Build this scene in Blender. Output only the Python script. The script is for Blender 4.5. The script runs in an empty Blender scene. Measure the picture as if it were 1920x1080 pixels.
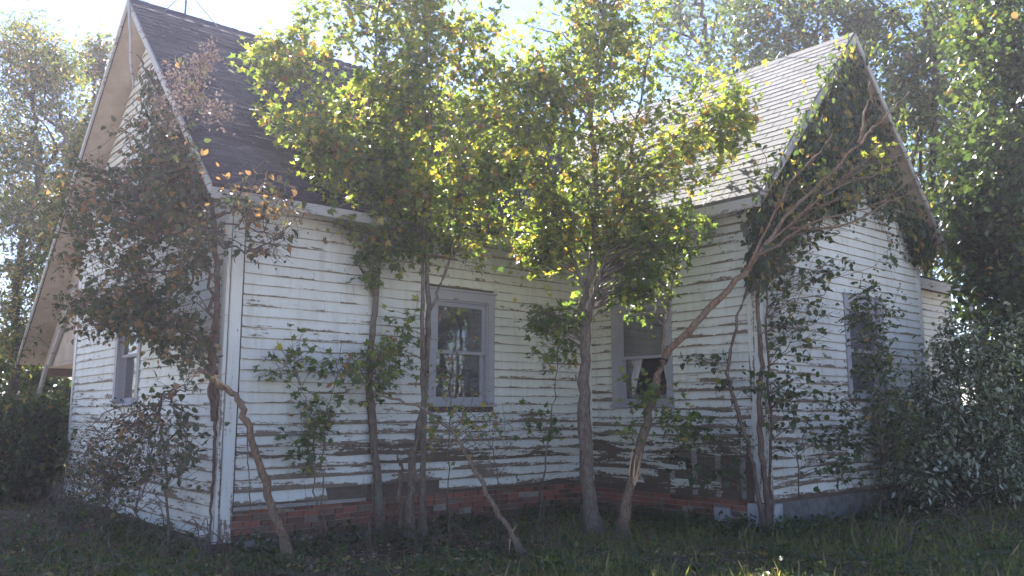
import bpy, math, random
import numpy as np
from mathutils import Vector, Matrix

rng = np.random.default_rng(11)
random.seed(11)
scene = bpy.context.scene
col = scene.collection

# ------------------------------------------------------------------ camera
FPX, PITCH, EYE = 1580.0, math.radians(8.35), 1.6
cam_d = bpy.data.cameras.new('camera')
cam = bpy.data.objects.new('camera', cam_d)
col.objects.link(cam)
cam.location = (0, 0, EYE)
cam.rotation_euler = (math.pi / 2 + PITCH, 0, 0)
cam_d.sensor_width = 36
cam_d.lens = FPX / 1920 * 36
cam_d.clip_end = 2000
cam_d.clip_start = 0.05
cam_d.dof.use_dof = True
cam_d.dof.focus_distance = 10.6
cam_d.dof.aperture_fstop = 1.6
scene.camera = cam

# ------------------------------------------------------------------ sky, sun, exposure
SUN_AZ, SUN_EL = math.radians(-18), math.radians(42)     # azimuth clockwise from +Y
world = bpy.data.worlds.new('World')
scene.world = world
world.use_nodes = True
wn = world.node_tree
bg = wn.nodes['Background']
sky = wn.nodes.new('ShaderNodeTexSky')
sky.sky_type = 'NISHITA'
sky.sun_disc = False
sky.sun_elevation = SUN_EL
sky.sun_rotation = SUN_AZ
sky.air_density = 1.0
sky.dust_density = 0.1
sky.ozone_density = 1.2
wn.links.new(sky.outputs[0], bg.inputs[0])
bg.inputs[1].default_value = 0.052
sd = bpy.data.lights.new('sun', 'SUN')
sd.energy = 5.0
sd.angle = math.radians(0.6)
sd.color = (1.0, 0.93, 0.80)
sun = bpy.data.objects.new('sun', sd)
col.objects.link(sun)
SDIR = Vector((math.sin(SUN_AZ) * math.cos(SUN_EL), math.cos(SUN_AZ) * math.cos(SUN_EL), math.sin(SUN_EL)))
sun.rotation_euler = SDIR.to_track_quat('Z', 'Y').to_euler()
sun.location = SDIR * 60
vs = scene.view_settings
vs.view_transform = 'Standard'
vs.look = 'None'
vs.exposure = 2.25
vs.use_white_balance = True
vs.white_balance_temperature = 5900
vs.white_balance_tint = 17
vs.gamma = 1
vs.use_curve_mapping = False
scene.cycles.max_bounces = 7
scene.cycles.volume_step_rate = 4
scene.cycles.volume_max_steps = 64
scene.cycles.transparent_max_bounces = 12
scene.cycles.sample_clamp_indirect = 6

# ------------------------------------------------------------------ pixel helpers (photo is 1920 x 1080)
CP, SP = math.cos(PITCH), math.sin(PITCH)
def P(x, y, Y):
    """point of the photo's pixel (x, y) at Y metres in front of the camera"""
    a, b = (x - 960) / FPX, -(y - 540) / FPX
    d = (a, CP - b * SP, SP + b * CP)
    k = Y / d[1]
    return np.array((d[0] * k, Y, EYE + d[2] * k))
def G(x, y):
    """point of the ground seen at pixel (x, y)"""
    a, b = (x - 960) / FPX, -(y - 540) / FPX
    d = (a, CP - b * SP, SP + b * CP)
    k = -EYE / d[2]
    return np.array((d[0] * k, d[1] * k, 0.0))
ANG = math.radians(49.5)
AX = np.array((math.sin(ANG), math.cos(ANG), 0))       # along the long wall
BX = np.array((-math.cos(ANG), math.sin(ANG), 0))      # into the house
C0 = np.array((-3.323, 9.796, 0))
def LW(s, t, z):
    return C0 + AX * s + BX * t + np.array((0, 0, z))
def PT(x, y, t, s=None):
    """pixel ray hitting the plane t = const (or s = const) of the house's frame"""
    a, b = (x - 960) / FPX, -(y - 540) / FPX
    d = np.array((a, CP - b * SP, SP + b * CP))
    c = np.array((0, 0, EYE))
    if s is None:
        k = (t - (c - C0) @ BX) / (d @ BX)
    else:
        k = (s - (c - C0) @ AX) / (d @ AX)
    return c + d * k

# ------------------------------------------------------------------ materials
def new_mat(name):
    m = bpy.data.materials.new(name)
    m.use_nodes = True
    nt = m.node_tree
    for n in list(nt.nodes):
        nt.nodes.remove(n)
    out = nt.nodes.new('ShaderNodeOutputMaterial')
    return m, nt, out
def nd(nt, typ, ins=None, **props):
    n = nt.nodes.new(typ)
    for k, v in props.items():
        setattr(n, k, v)
    for k, v in (ins or {}).items():
        if isinstance(v, bpy.types.NodeSocket):
            nt.links.new(v, n.inputs[k])
        else:
            n.inputs[k].default_value = v
    return n
def mth(nt, op, a, b=0.0, c=0.0, clamp=False):
    n = nd(nt, 'ShaderNodeMath', {0: a, 1: b, 2: c}, operation=op)
    n.use_clamp = clamp
    return n.outputs[0]
def ramp(nt, fac, stops, interp='LINEAR'):
    n = nd(nt, 'ShaderNodeValToRGB', {0: fac})
    cr = n.color_ramp
    cr.interpolation = interp
    while len(cr.elements) < len(stops):
        cr.elements.new(0.5)
    for e, (p, c) in zip(cr.elements, stops):
        e.position = p
        e.color = (c[0], c[1], c[2], 1) if not isinstance(c, (int, float)) else (c, c, c, 1)
    return n.outputs[0]
def mix(nt, fac, a, b, mode='MIX'):
    n = nd(nt, 'ShaderNodeMix', data_type='RGBA', blend_type=mode)
    for k, v in ((0, fac), (6, a), (7, b)):
        if isinstance(v, bpy.types.NodeSocket):
            nt.links.new(v, n.inputs[k])
        else:
            n.inputs[k].default_value = v if k == 0 else (v[0], v[1], v[2], 1)
    return n.outputs[2]
def noise(nt, vec, scale, detail=5, rough=0.6, sc3=None, dist=0.0):
    if sc3:
        vec = nd(nt, 'ShaderNodeMapping', {0: vec, 3: sc3}).outputs[0]
    return nd(nt, 'ShaderNodeTexNoise', {'Vector': vec, 'Scale': scale, 'Detail': detail, 'Roughness': rough, 'Distortion': dist}).outputs[0]
def finish(nt, out, colr, rough=0.8, bump=None, bstr=0.3, bdist=0.01, spec=0.3):
    p = nd(nt, 'ShaderNodeBsdfPrincipled', {'Base Color': colr, 'Roughness': rough, 'Specular IOR Level': spec})
    if bump is not None:
        b = nd(nt, 'ShaderNodeBump', {'Strength': bstr, 'Distance': bdist, 'Height': bump})
        nt.links.new(b.outputs[0], p.inputs['Normal'])
    nt.links.new(p.outputs[0], out.inputs[0])
    return p

def m_paint(name, paint, wood, base=0.0, low=0.10, edge=0.13, grain=(1.5, 1.5, 16), lap=False):
    """old paint flaking off boards: streaks along the boards, most at their lower edges"""
    m, nt, out = new_mat(name)
    tc = nd(nt, 'ShaderNodeTexCoord')
    ob, gen = tc.outputs['Object'], tc.outputs['Generated']
    info = nd(nt, 'ShaderNodeObjectInfo')
    rnd = info.outputs['Random']
    sh = nd(nt, 'ShaderNodeVectorMath', {0: ob, 1: nd(nt, 'ShaderNodeCombineXYZ', {0: mth(nt, 'MULTIPLY', rnd, 7.0)}).outputs[0]}, operation='ADD').outputs[0]
    n1 = noise(nt, sh, 1.0, 8, 0.68, grain)
    n2 = noise(nt, sh, 0.55, 4, 0.6)
    fl = noise(nt, sh, 19.0, 5, 0.72, (1, 1, 1.3))
    gz = nd(nt, 'ShaderNodeSeparateXYZ', {0: gen}).outputs[2]
    oz = nd(nt, 'ShaderNodeSeparateXYZ', {0: ob}).outputs[2]
    e = nd(nt, 'ShaderNodeMapRange', {0: gz, 1: 0.5, 2: 0.08, 3: 0.0, 4: 1.0}).outputs[0]
    lo = nd(nt, 'ShaderNodeMapRange', {0: oz, 1: 2.4, 2: 0.2, 3: 0.0, 4: 1.0}).outputs[0]
    v = mth(nt, 'MULTIPLY_ADD', e, edge, n1)
    v = mth(nt, 'MULTIPLY_ADD', lo, low, v)
    v = mth(nt, 'MULTIPLY_ADD', mth(nt, 'SUBTRACT', n2, 0.5), 0.5, v)
    v = mth(nt, 'MULTIPLY_ADD', mth(nt, 'SUBTRACT', fl, 0.5), 0.36, v)
    v = mth(nt, 'MULTIPLY_ADD', mth(nt, 'SUBTRACT', rnd, 0.5), 0.06, v)
    v = mth(nt, 'ADD', v, base)
    mask = ramp(nt, v, [(0.70, 0.0), (0.725, 1.0)])
    thin = ramp(nt, v, [(0.60, 0.0), (0.72, 1.0)])
    wg = noise(nt, sh, 3.0, 6, 0.7, (2, 2, 40))
    wc = mix(nt, wg, tuple(c * 0.6 for c in wood), tuple(c * 1.45 for c in wood))
    dirt = noise(nt, ob, 1.3, 5, 0.65)
    pc = mix(nt, ramp(nt, dirt, [(0.35, 0.0), (0.75, 1.0)]), paint, tuple(c * f for c, f in zip(paint, (0.84, 0.83, 0.78))))
    pc = mix(nt, mth(nt, 'MULTIPLY', thin, 0.35), pc, (0.50, 0.46, 0.42))
    pc = mix(nt, mth(nt, 'MULTIPLY', rnd, 0.16), pc, (0.55, 0.53, 0.50))
    c = mix(nt, mask, pc, wc)
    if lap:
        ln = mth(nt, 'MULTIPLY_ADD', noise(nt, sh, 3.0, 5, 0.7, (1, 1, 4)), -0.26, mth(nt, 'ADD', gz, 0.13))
        lap_dirt_shade = nd(nt, 'ShaderNodeMapRange', {0: ln, 1: 0.115, 2: 0.045, 3: 0.0, 4: 0.85}).outputs[0]
        c = mix(nt, lap_dirt_shade, c, (0.15, 0.125, 0.085))  # dirty butt edge; the dark band also paints in the lap's shadow line
        run = noise(nt, ob, 2.0, 4, 0.6, (5, 5, 0.5))
        c = mix(nt, ramp(nt, run, [(0.5, 0.0), (0.8, 0.45)]), c, (0.34, 0.31, 0.26))
    h = mth(nt, 'MULTIPLY_ADD', wg, 0.25, mth(nt, 'SUBTRACT', 1.0, mask))
    finish(nt, out, c, 0.62, h, 0.5, 0.004, 0.3)
    return m
def m_plain(name, c1, c2, scale=6, sc3=None, rough=0.85, bstr=0.4, bdist=0.01, rnd=0.0, detail=6):
    m, nt, out = new_mat(name)
    ob = nd(nt, 'ShaderNodeTexCoord').outputs['Object']
    n = noise(nt, ob, scale, detail, 0.65, sc3)
    c = mix(nt, ramp(nt, n, [(0.3, 0.0), (0.7, 1.0)]), c1, c2)
    if rnd:
        r = nd(nt, 'ShaderNodeObjectInfo').outputs['Random']
        c = mix(nt, mth(nt, 'MULTIPLY', r, rnd), c, tuple(x * 0.35 for x in c1))
    finish(nt, out, c, rough, n, bstr, bdist)
    return m

M = {}
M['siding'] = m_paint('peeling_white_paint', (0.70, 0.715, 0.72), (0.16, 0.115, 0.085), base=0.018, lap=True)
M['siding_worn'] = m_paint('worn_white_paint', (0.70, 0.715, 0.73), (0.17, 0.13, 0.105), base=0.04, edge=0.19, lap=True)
M['rotten'] = m_paint('rotten_painted_wood', (0.60, 0.60, 0.58), (0.10, 0.075, 0.055), base=0.14, edge=0.1)
M['corner'] = m_paint('peeling_corner_paint', (0.70, 0.71, 0.72), (0.20, 0.15, 0.12), base=0.05, edge=0, low=0.12, grain=(14, 14, 1.2))
M['trim'] = m_paint('lilac_grey_trim_paint', (0.33, 0.33, 0.40), (0.18, 0.155, 0.145), base=0.045, edge=0.02, low=0.02)
M['barge'] = m_paint('barge_board_paint', (0.40, 0.39, 0.40), (0.17, 0.145, 0.13), base=0.10, edge=0.03, low=0)
M['soffit'] = m_plain('soffit_boards', (0.33, 0.27, 0.23), (0.46, 0.39, 0.34), 3, (1, 1, 1))
M['sheath'] = m_plain('weathered_sheathing', (0.07, 0.055, 0.045), (0.15, 0.12, 0.10), 4, (2, 2, 14))
M['sillbeam'] = m_plain('sill_beam_wood', (0.09, 0.065, 0.05), (0.21, 0.16, 0.13), 5, (1.5, 1.5, 18))
M['plank'] = m_plain('grey_plank', (0.20, 0.18, 0.17), (0.40, 0.38, 0.37), 5, (1.5, 1.5, 18))
M['mortar'] = m_plain('mortar', (0.19, 0.165, 0.145), (0.37, 0.33, 0.30), 18, bdist=0.02)
M['concrete'] = m_plain('stained_concrete', (0.075, 0.075, 0.075), (0.21, 0.205, 0.21), 5.5, bdist=0.02)
M['whitewash'] = m_plain('whitewashed_stone', (0.22, 0.22, 0.24), (0.45, 0.45, 0.49), 4, bdist=0.02)
M['curtain'] = m_plain('old_curtain', (0.52, 0.51, 0.54), (0.66, 0.65, 0.68), 9, (6, 6, 1))
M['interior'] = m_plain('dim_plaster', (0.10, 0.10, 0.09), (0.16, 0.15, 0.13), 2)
M['metal'] = m_plain('grey_metal', (0.10, 0.10, 0.11), (0.2, 0.2, 0.21), 20, rough=0.5)
M['rawwood'] = m_plain('splintered_wood', (0.42, 0.27, 0.16), (0.62, 0.45, 0.30), 10, (3, 3, 1))

def m_brick():
    m, nt, out = new_mat('red_brick')
    ob = nd(nt, 'ShaderNodeTexCoord').outputs['Object']
    r = nd(nt, 'ShaderNodeObjectInfo').outputs['Random']
    n = noise(nt, ob, 22, 6, 0.7)
    c = ramp(nt, r, [(0.0, (0.085, 0.055, 0.045)), (0.2, (0.20, 0.085, 0.06)), (0.45, (0.35, 0.12, 0.08)), (0.72, (0.30, 0.125, 0.09)), (0.88, (0.18, 0.12, 0.10)), (1.0, (0.27, 0.21, 0.18))])
    c = mix(nt, mth(nt, 'MULTIPLY', n, 0.5), c, (0.10, 0.07, 0.06))
    g = noise(nt, ob, 2.2, 5, 0.7)
    c = mix(nt, ramp(nt, g, [(0.52, 0.0), (0.72, 0.6)]), c, (0.24, 0.19, 0.17))
    pz = nd(nt, 'ShaderNodeSeparateXYZ', {0: nd(nt, 'ShaderNodeNewGeometry').outputs['Position']}).outputs[2]
    soil = mth(nt, 'MULTIPLY_ADD', noise(nt, nd(nt, 'ShaderNodeNewGeometry').outputs['Position'], 3.5, 5, 0.7), -0.5, mth(nt, 'ADD', pz, 0.2))
    c = mix(nt, nd(nt, 'ShaderNodeMapRange', {0: soil, 1: 0.24, 2: 0.06, 3: 0.0, 4: 0.85}).outputs[0], c, (0.085, 0.07, 0.052))
    finish(nt, out, c, 0.9, n, 0.8, 0.01)
    return m
M['brick'] = m_brick()

def m_shingle(name, c1, c2, c3, lich):
    m, nt, out = new_mat(name)
    tc = nd(nt, 'ShaderNodeTexCoord')
    pos = nd(nt, 'ShaderNodeNewGeometry').outputs['Position']
    r = nd(nt, 'ShaderNodeObjectInfo').outputs['Random']
    n = noise(nt, pos, 1.1, 6, 0.65)
    g = noise(nt, pos, 160, 2, 0.5)
    c = mix(nt, ramp(nt, n, [(0.35, 0.0), (0.68, 1.0)]), c1, c2)
    c = mix(nt, mth(nt, 'MULTIPLY', r, 0.7), c, c3)
    c = mix(nt, mth(nt, 'MULTIPLY', g, 0.35), c, tuple(x * 0.4 for x in c1))
    l = noise(nt, pos, 5.5, 6, 0.72)
    c = mix(nt, ramp(nt, l, [(0.56, 0.0), (0.66, 0.7)]), c, lich)
    finish(nt, out, c, 0.88, g, 0.3, 0.004, 0.25)
    return m
M['shingle_dark'] = m_shingle('dark_asphalt_shingle', (0.062, 0.060, 0.080), (0.10, 0.097, 0.125), (0.022, 0.021, 0.03), (0.125, 0.12, 0.14))
M['shingle_pale'] = m_shingle('pale_asphalt_shingle', (0.19, 0.187, 0.172), (0.25, 0.245, 0.225), (0.14, 0.137, 0.125), (0.30, 0.295, 0.245))

def m_glass():
    m, nt, out = new_mat('window_glass')
    pos = nd(nt, 'ShaderNodeTexCoord').outputs['Object']
    n = noise(nt, pos, 2.5, 2, 0.5)
    b = nd(nt, 'ShaderNodeBump', {'Strength': 0.05, 'Distance': 0.02, 'Height': n})
    gl = nd(nt, 'ShaderNodeBsdfGlossy', {'Color': (0.9, 0.92, 0.95, 1), 'Roughness': 0.03, 'Normal': b.outputs[0]})
    tr = nd(nt, 'ShaderNodeBsdfTransparent', {'Color': (0.75, 0.77, 0.77, 1)})
    df = nd(nt, 'ShaderNodeBsdfDiffuse', {'Color': (0.30, 0.30, 0.33, 1)})
    fr = nd(nt, 'ShaderNodeFresnel', {'IOR': 1.5})
    f = mth(nt, 'MULTIPLY_ADD', fr.outputs[0], 1.2, 0.06, clamp=True)
    a = nd(nt, 'ShaderNodeMixShader', {0: f, 1: tr.outputs[0], 2: gl.outputs[0]})
    dn = ramp(nt, noise(nt, pos, 4, 5, 0.6), [(0.35, 0.06), (0.75, 0.3)])
    c = nd(nt, 'ShaderNodeMixShader', {0: dn, 1: a.outputs[0], 2: df.outputs[0]})
    nt.links.new(c.outputs[0], out.inputs[0])
    return m
M['glass'] = m_glass()

def m_bark(name, c1, c2):
    m, nt, out = new_mat(name)
    pos = nd(nt, 'ShaderNodeNewGeometry').outputs['Position']
    n = noise(nt, pos, 9, 7, 0.7, (5, 5, 1.0), 0.3)
    k = noise(nt, pos, 2.2, 3, 0.6)
    c = mix(nt, ramp(nt, n, [(0.4, 0.0), (0.62, 1.0)]), c1, c2)
    c = mix(nt, ramp(nt, k, [(0.5, 0.0), (0.7, 0.7)]), c, (0.22, 0.21, 0.185))
    n3 = noise(nt, pos, 28, 5, 0.7, (2.5, 2.5, 1))
    c = mix(nt, ramp(nt, n3, [(0.5, 0.0), (0.7, 0.75)]), c, tuple(x * .35 for x in c1))
    n = mth(nt, 'SUBTRACT', n, mth(nt, 'MULTIPLY', n3, .5))
    finish(nt, out, c, 0.9, n, 1.0, 0.02, 0.2)
    return m
M['bark'] = m_bark('grey_brown_bark', (0.11, 0.086, 0.07), (0.25, 0.20, 0.165))
M['bark_red'] = m_bark('reddish_bark', (0.15, 0.095, 0.065), (0.33, 0.22, 0.15))
M['bark_dark'] = m_bark('dark_bark', (0.035, 0.03, 0.026), (0.09, 0.075, 0.062))
M['twig'] = m_bark('vine_twig', (0.10, 0.065, 0.055), (0.20, 0.14, 0.115))
M['deadwood'] = m_bark('bare_dead_wood', (0.16, 0.11, 0.08), (0.33, 0.24, 0.175))

def m_leaf(name, stops, trans=0.45, rough=0.38, spec=0.5, tmul=(2.5, 2.45, 1.0)):
    m, nt, out = new_mat(name)
    t = nd(nt, 'ShaderNodeAttribute', attribute_name='tint').outputs['Fac']
    c = ramp(nt, t, stops)
    p = nd(nt, 'ShaderNodeBsdfPrincipled', {'Base Color': c, 'Roughness': rough, 'Specular IOR Level': spec})
    tcol = mix(nt, 1.0, c, tmul, 'MULTIPLY')
    tr = nd(nt, 'ShaderNodeBsdfTranslucent', {'Color': tcol})
    s = nd(nt, 'ShaderNodeMixShader', {0: trans, 1: p.outputs[0], 2: tr.outputs[0]})
    nt.links.new(s.outputs[0], out.inputs[0])
    return m
GREEN = [(0.0, (0.045, 0.075, 0.025)), (0.45, (0.095, 0.14, 0.04)), (0.75, (0.20, 0.225, 0.05)), (0.88, (0.34, 0.29, 0.06)), (0.96, (0.36, 0.17, 0.05)), (1.0, (0.20, 0.11, 0.07))]
M['maple'] = m_leaf('maple_leaf', GREEN, 0.5)
DARKG = [(0.0, (0.025, 0.045, 0.018)), (0.5, (0.055, 0.085, 0.028)), (0.75, (0.12, 0.14, 0.04)), (0.9, (0.28, 0.2, 0.05)), (1.0, (0.17, 0.1, 0.06))]
M['dark_leaf'] = m_leaf('dark_leaf', DARKG, 0.4)
VINE = [(0.0, (0.028, 0.045, 0.022)), (0.4, (0.06, 0.08, 0.035)), (0.6, (0.11, 0.11, 0.05)), (0.75, (0.19, 0.115, 0.07)), (0.92, (0.30, 0.16, 0.06)), (1.0, (0.26, 0.17, 0.12))]
M['vine_leaf'] = m_leaf('vine_leaf', VINE, 0.35, 0.5, 0.5, (1.7, 1.75, 1.0))
SILV = [(0.0, (0.05, 0.075, 0.035)), (0.5, (0.11, 0.135, 0.075)), (0.75, (0.33, 0.36, 0.32)), (1.0, (0.45, 0.47, 0.45))]
M['silver_leaf'] = m_leaf('pale_backed_leaf', SILV, 0.25, 0.6)
PAN = [(0.0, (0.11, 0.085, 0.075)), (1.0, (0.22, 0.175, 0.155))]
M['panicle'] = m_leaf('dry_flower_head', PAN, 0.3, 0.9, 0.1, (1.2, 1.15, 1.1))
GRS = [(0.0, (0.08, 0.10, 0.036)), (0.5, (0.16, 0.175, 0.065)), (0.8, (0.22, 0.20, 0.09)), (1.0, (0.34, 0.27, 0.16))]
M['grass'] = m_leaf('grass_blade', GRS, 0.35, 0.55, 0.3)
LIT = [(0.0, (0.10, 0.07, 0.05)), (0.5, (0.20, 0.14, 0.09)), (0.85, (0.36, 0.26, 0.10)), (1.0, (0.40, 0.35, 0.30))]
M['litter'] = m_leaf('dead_leaf', LIT, 0.2, 0.8, 0.2)

def m_ground():
    m, nt, out = new_mat('ground_soil_turf_bounce')
    pos = nd(nt, 'ShaderNodeNewGeometry').outputs['Position']
    a = noise(nt, pos, 0.7, 6, 0.65)
    b = noise(nt, pos, 14, 6, 0.7)
    c = mix(nt, ramp(nt, a, [(0.4, 0.0), (0.62, 1.0)]), (0.085, 0.068, 0.05), (0.085, 0.095, 0.042))
    c = mix(nt, ramp(nt, b, [(0.45, 0.0), (0.75, 0.7)]), c, (0.13, 0.105, 0.075))
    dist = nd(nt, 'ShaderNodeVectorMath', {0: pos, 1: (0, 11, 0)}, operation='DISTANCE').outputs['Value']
    c = mix(nt, ramp(nt, mth(nt, 'MULTIPLY', dist, 0.01), [(0.075, 0.0), (0.12, 1.0)]), c, mix(nt, a, (0.30, 0.27, 0.19), (0.40, 0.36, 0.27)))  # distant ground lightened as an added reflector, bouncing sun onto the shaded walls
    finish(nt, out, c, 0.95, b, 0.8, 0.04, 0.1)
    return m
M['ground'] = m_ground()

# ------------------------------------------------------------------ mesh helpers
class MB:
    def __init__(self):
        self.v, self.f = [], []
    def add(self, vs, fs):
        b = len(self.v)
        self.v += [tuple(map(float, p)) for p in vs]
        self.f += [tuple(b + i for i in f) for f in fs]
    def box(self, lo, hi):
        x0, y0, z0 = lo; x1, y1, z1 = hi
        self.add([(x0, y0, z0), (x1, y0, z0), (x1, y1, z0), (x0, y1, z0), (x0, y0, z1), (x1, y0, z1), (x1, y1, z1), (x0, y1, z1)],
                 [(0, 3, 2, 1), (4, 5, 6, 7), (0, 1, 5, 4), (1, 2, 6, 5), (2, 3, 7, 6), (3, 0, 4, 7)])
    def prism(self, poly, vec):
        """polygon extruded along vec"""
        n = len(poly)
        poly = [np.array(p, float) for p in poly]
        vec = np.array(vec, float)
        self.add(poly + [p + vec for p in poly],
                 [tuple(range(n))[::-1], tuple(range(n, 2 * n))] + [(i, (i + 1) % n, n + (i + 1) % n, n + i) for i in range(n)])
    def tube(self, pts, rad, sides=6, cap=True):
        pts = [np.array(p, float) for p in pts]
        n = len(pts)
        if np.isscalar(rad):
            rad = [rad] * n
        ref = np.array((0.31, 0.17, 0.93))
        rings = []
        for i in range(n):
            d = pts[min(i + 1, n - 1)] - pts[max(i - 1, 0)]
            d /= (np.linalg.norm(d) + 1e-9)
            a = np.cross(d, ref)
            if np.linalg.norm(a) < 0.2:
                a = np.cross(d, (1, 0, 0))
            a /= np.linalg.norm(a)
            b = np.cross(d, a)
            for k in range(sides):
                w = 2 * math.pi * k / sides
                rings.append(pts[i] + rad[i] * (math.cos(w) * a + math.sin(w) * b))
        fs = []
        for i in range(n - 1):
            for k in range(sides):
                q = (k + 1) % sides
                fs.append((i * sides + k, i * sides + q, (i + 1) * sides + q, (i + 1) * sides + k))
        if cap:
            fs.append(tuple(range(sides))[::-1])
            fs.append(tuple((n - 1) * sides + k for k in range(sides)))
        self.add(rings, fs)
    def build(self, name, mat, parent=None, smooth=False):
        me = bpy.data.meshes.new(name)
        me.from_pydata(self.v, [], self.f)
        me.materials.append(M[mat])
        if smooth:
            me.polygons.foreach_set('use_smooth', [True] * len(me.polygons))
        o = bpy.data.objects.new(name, me)
        col.objects.link(o)
        if parent is not None:
            o.parent = parent
        return o

def empty(name, loc=(0, 0, 0), rz=0.0):
    o = bpy.data.objects.new(name, None)
    o.location = Vector([float(v) for v in loc])
    o.rotation_euler = (0, 0, rz)
    o.empty_display_size = 0.2
    col.objects.link(o)
    return o
def tag(o, label=None, cat=None, group=None, kind=None):
    for k, v in (('label', label), ('category', cat), ('group', group), ('kind', kind)):
        if v:
            o[k] = v
    return o

# leaf templates: x across, y towards the tip, z off the blade
def fan(outline, centre):
    vs = [centre] + outline
    n = len(outline)
    return np.array(vs, float), np.array([(0, 1 + i, 1 + (i + 1) % n) for i in range(n)])
T_MAPLE = fan([(0, 0, 0), (.24, .02, .03), (.40, -.06, .09), (.32, .2, .05), (.58, .52, .13), (.24, .46, .03), (0, 1, -.12),
               (-.24, .46, .03), (-.58, .52, .13), (-.32, .2, .05), (-.40, -.06, .09), (-.24, .02, .03)], (0, .3, -.03))
T_OVAL = fan([(0, 0, 0), (.27, .12, .05), (.36, .4, .08), (.2, .75, .02), (0, 1, -.12), (-.2, .75, .02), (-.36, .4, .08), (-.27, .12, .05)], (0, .42, -.03))
T_LANCE = fan([(0, 0, 0), (.17, .3, .04), (.14, .65, .03), (0, 1, -.08), (-.14, .65, .03), (-.17, .3, .04)], (0, .45, -.02))
T_DIAM = (np.array([(0, 0, 0), (.3, .45, .06), (0, 1, -.05), (-.3, .45, .06)], float), np.array([(0, 1, 2), (0, 2, 3)]))
T_BLADE = (np.array([(-.03, 0, 0), (.03, 0, 0), (-.022, .5, .06), (.022, .5, .06), (0, 1, .28)], float), np.array([(0, 1, 3), (0, 3, 2), (2, 3, 4)]))

def nrmz(a):
    return a / (np.linalg.norm(a, axis=-1, keepdims=True) + 1e-9)
class Leaves:
    def __init__(self):
        self.V, self.F, self.T, self.n = [], [], [], 0
    def add(self, pos, tip, nor, size, tint, tpl):
        tv, tf = tpl
        tip = nrmz(tip)
        side = nrmz(np.cross(tip, nor))
        nor = np.cross(side, tip)
        N = len(pos)
        size = np.broadcast_to(size, (N,))
        v = pos[:, None, :] + size[:, None, None] * (tv[None, :, 0:1] * side[:, None] + tv[None, :, 1:2] * tip[:, None] + tv[None, :, 2:3] * nor[:, None])
        self.V.append(v.reshape(-1, 3))
        self.F.append((tf[None] + (np.arange(N) * len(tv))[:, None, None] + self.n).reshape(-1, 3))
        self.T.append(np.repeat(np.clip(tint, 0, 1), len(tv)))
        self.n += N * len(tv)
    def build(self, name, mat, parent=None):
        V, F, T = np.concatenate(self.V), np.concatenate(self.F), np.concatenate(self.T)
        me = bpy.data.meshes.new(name)
        me.vertices.add(len(V)); me.vertices.foreach_set('co', V.astype(np.float32).ravel())
        me.loops.add(len(F) * 3); me.loops.foreach_set('vertex_index', F.astype(np.int32).ravel())
        me.polygons.add(len(F)); me.polygons.foreach_set('loop_start', np.arange(0, len(F) * 3, 3, dtype=np.int32))
        me.update(calc_edges=True)
        at = me.attributes.new('tint', 'FLOAT', 'POINT')
        at.data.foreach_set('value', T.astype(np.float32))
        me.materials.append(M[mat])
        o = bpy.data.objects.new(name, me)
        col.objects.link(o)
        if parent is not None:
            o.parent = parent
        return o

# ================================================================== the setting: ground
def build_ground():
    xs = np.concatenate([np.linspace(-150, -16, 14), np.linspace(-14, 16, 91), np.linspace(18, 150, 14)])
    ys = np.concatenate([np.linspace(-120, 1, 8), np.linspace(2, 26, 73), np.linspace(28, 200, 16)])
    mb = MB()
    X, Y = np.meshgrid(xs, ys)
    near = np.exp(-((X / 14) ** 4)) * np.exp(-(((Y - 9) / 14) ** 4))
    Z = near * (0.03 * np.sin(X * 1.7 + 0.6 * Y) + 0.025 * np.sin(Y * 2.3 - X) + 0.02 * rng.normal(size=X.shape)) - 0.02
    nx = len(xs)
    vs = np.stack([X, Y, Z], -1).reshape(-1, 3)
    fs = [(j * nx + i, j * nx + i + 1, (j + 1) * nx + i + 1, (j + 1) * nx + i) for j in range(len(ys) - 1) for i in range(nx - 1)]
    mb.add(vs, fs)
    tag(mb.build('ground', 'ground', None, True), 'dark shaded ground of soil and short turf, with an added pale bounce area far out', None, None, 'structure')
build_ground()

# ================================================================== the house (local axes: s along the long wall, t into the house)
H = empty('farmhouse', C0, math.pi / 2 - ANG)
tag(H, 'abandoned white clapboard farmhouse with steep gables and peeling paint', 'house')
EXP = 0.128                                    # clapboard exposure
RID_T, RID_Z, EAV_T, EAV_Z, BK_T, BK_Z = 3.4, 7.85, -0.4, 4.15, 9.5, 2.58
KF = (RID_Z - EAV_Z) / (RID_T - EAV_T)
KB = (RID_Z - BK_Z) / (BK_T - RID_T)
S1, W2, U2 = 6.05, 4.95, 3.15                  # long wall, wing width, wing projection
RS, RZ, RE, REZ = S1 + W2 / 2, 7.55, S1 - 0.36, 4.47
KR = (RZ - REZ) / (RS - RE)
S_END = S1 + W2
def zmain(t):
    return min(EAV_Z + (t - EAV_T) * KF, RID_Z - (t - RID_T) * KB)
def zwing(s):
    return RZ - abs(s - RS) * KR

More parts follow.
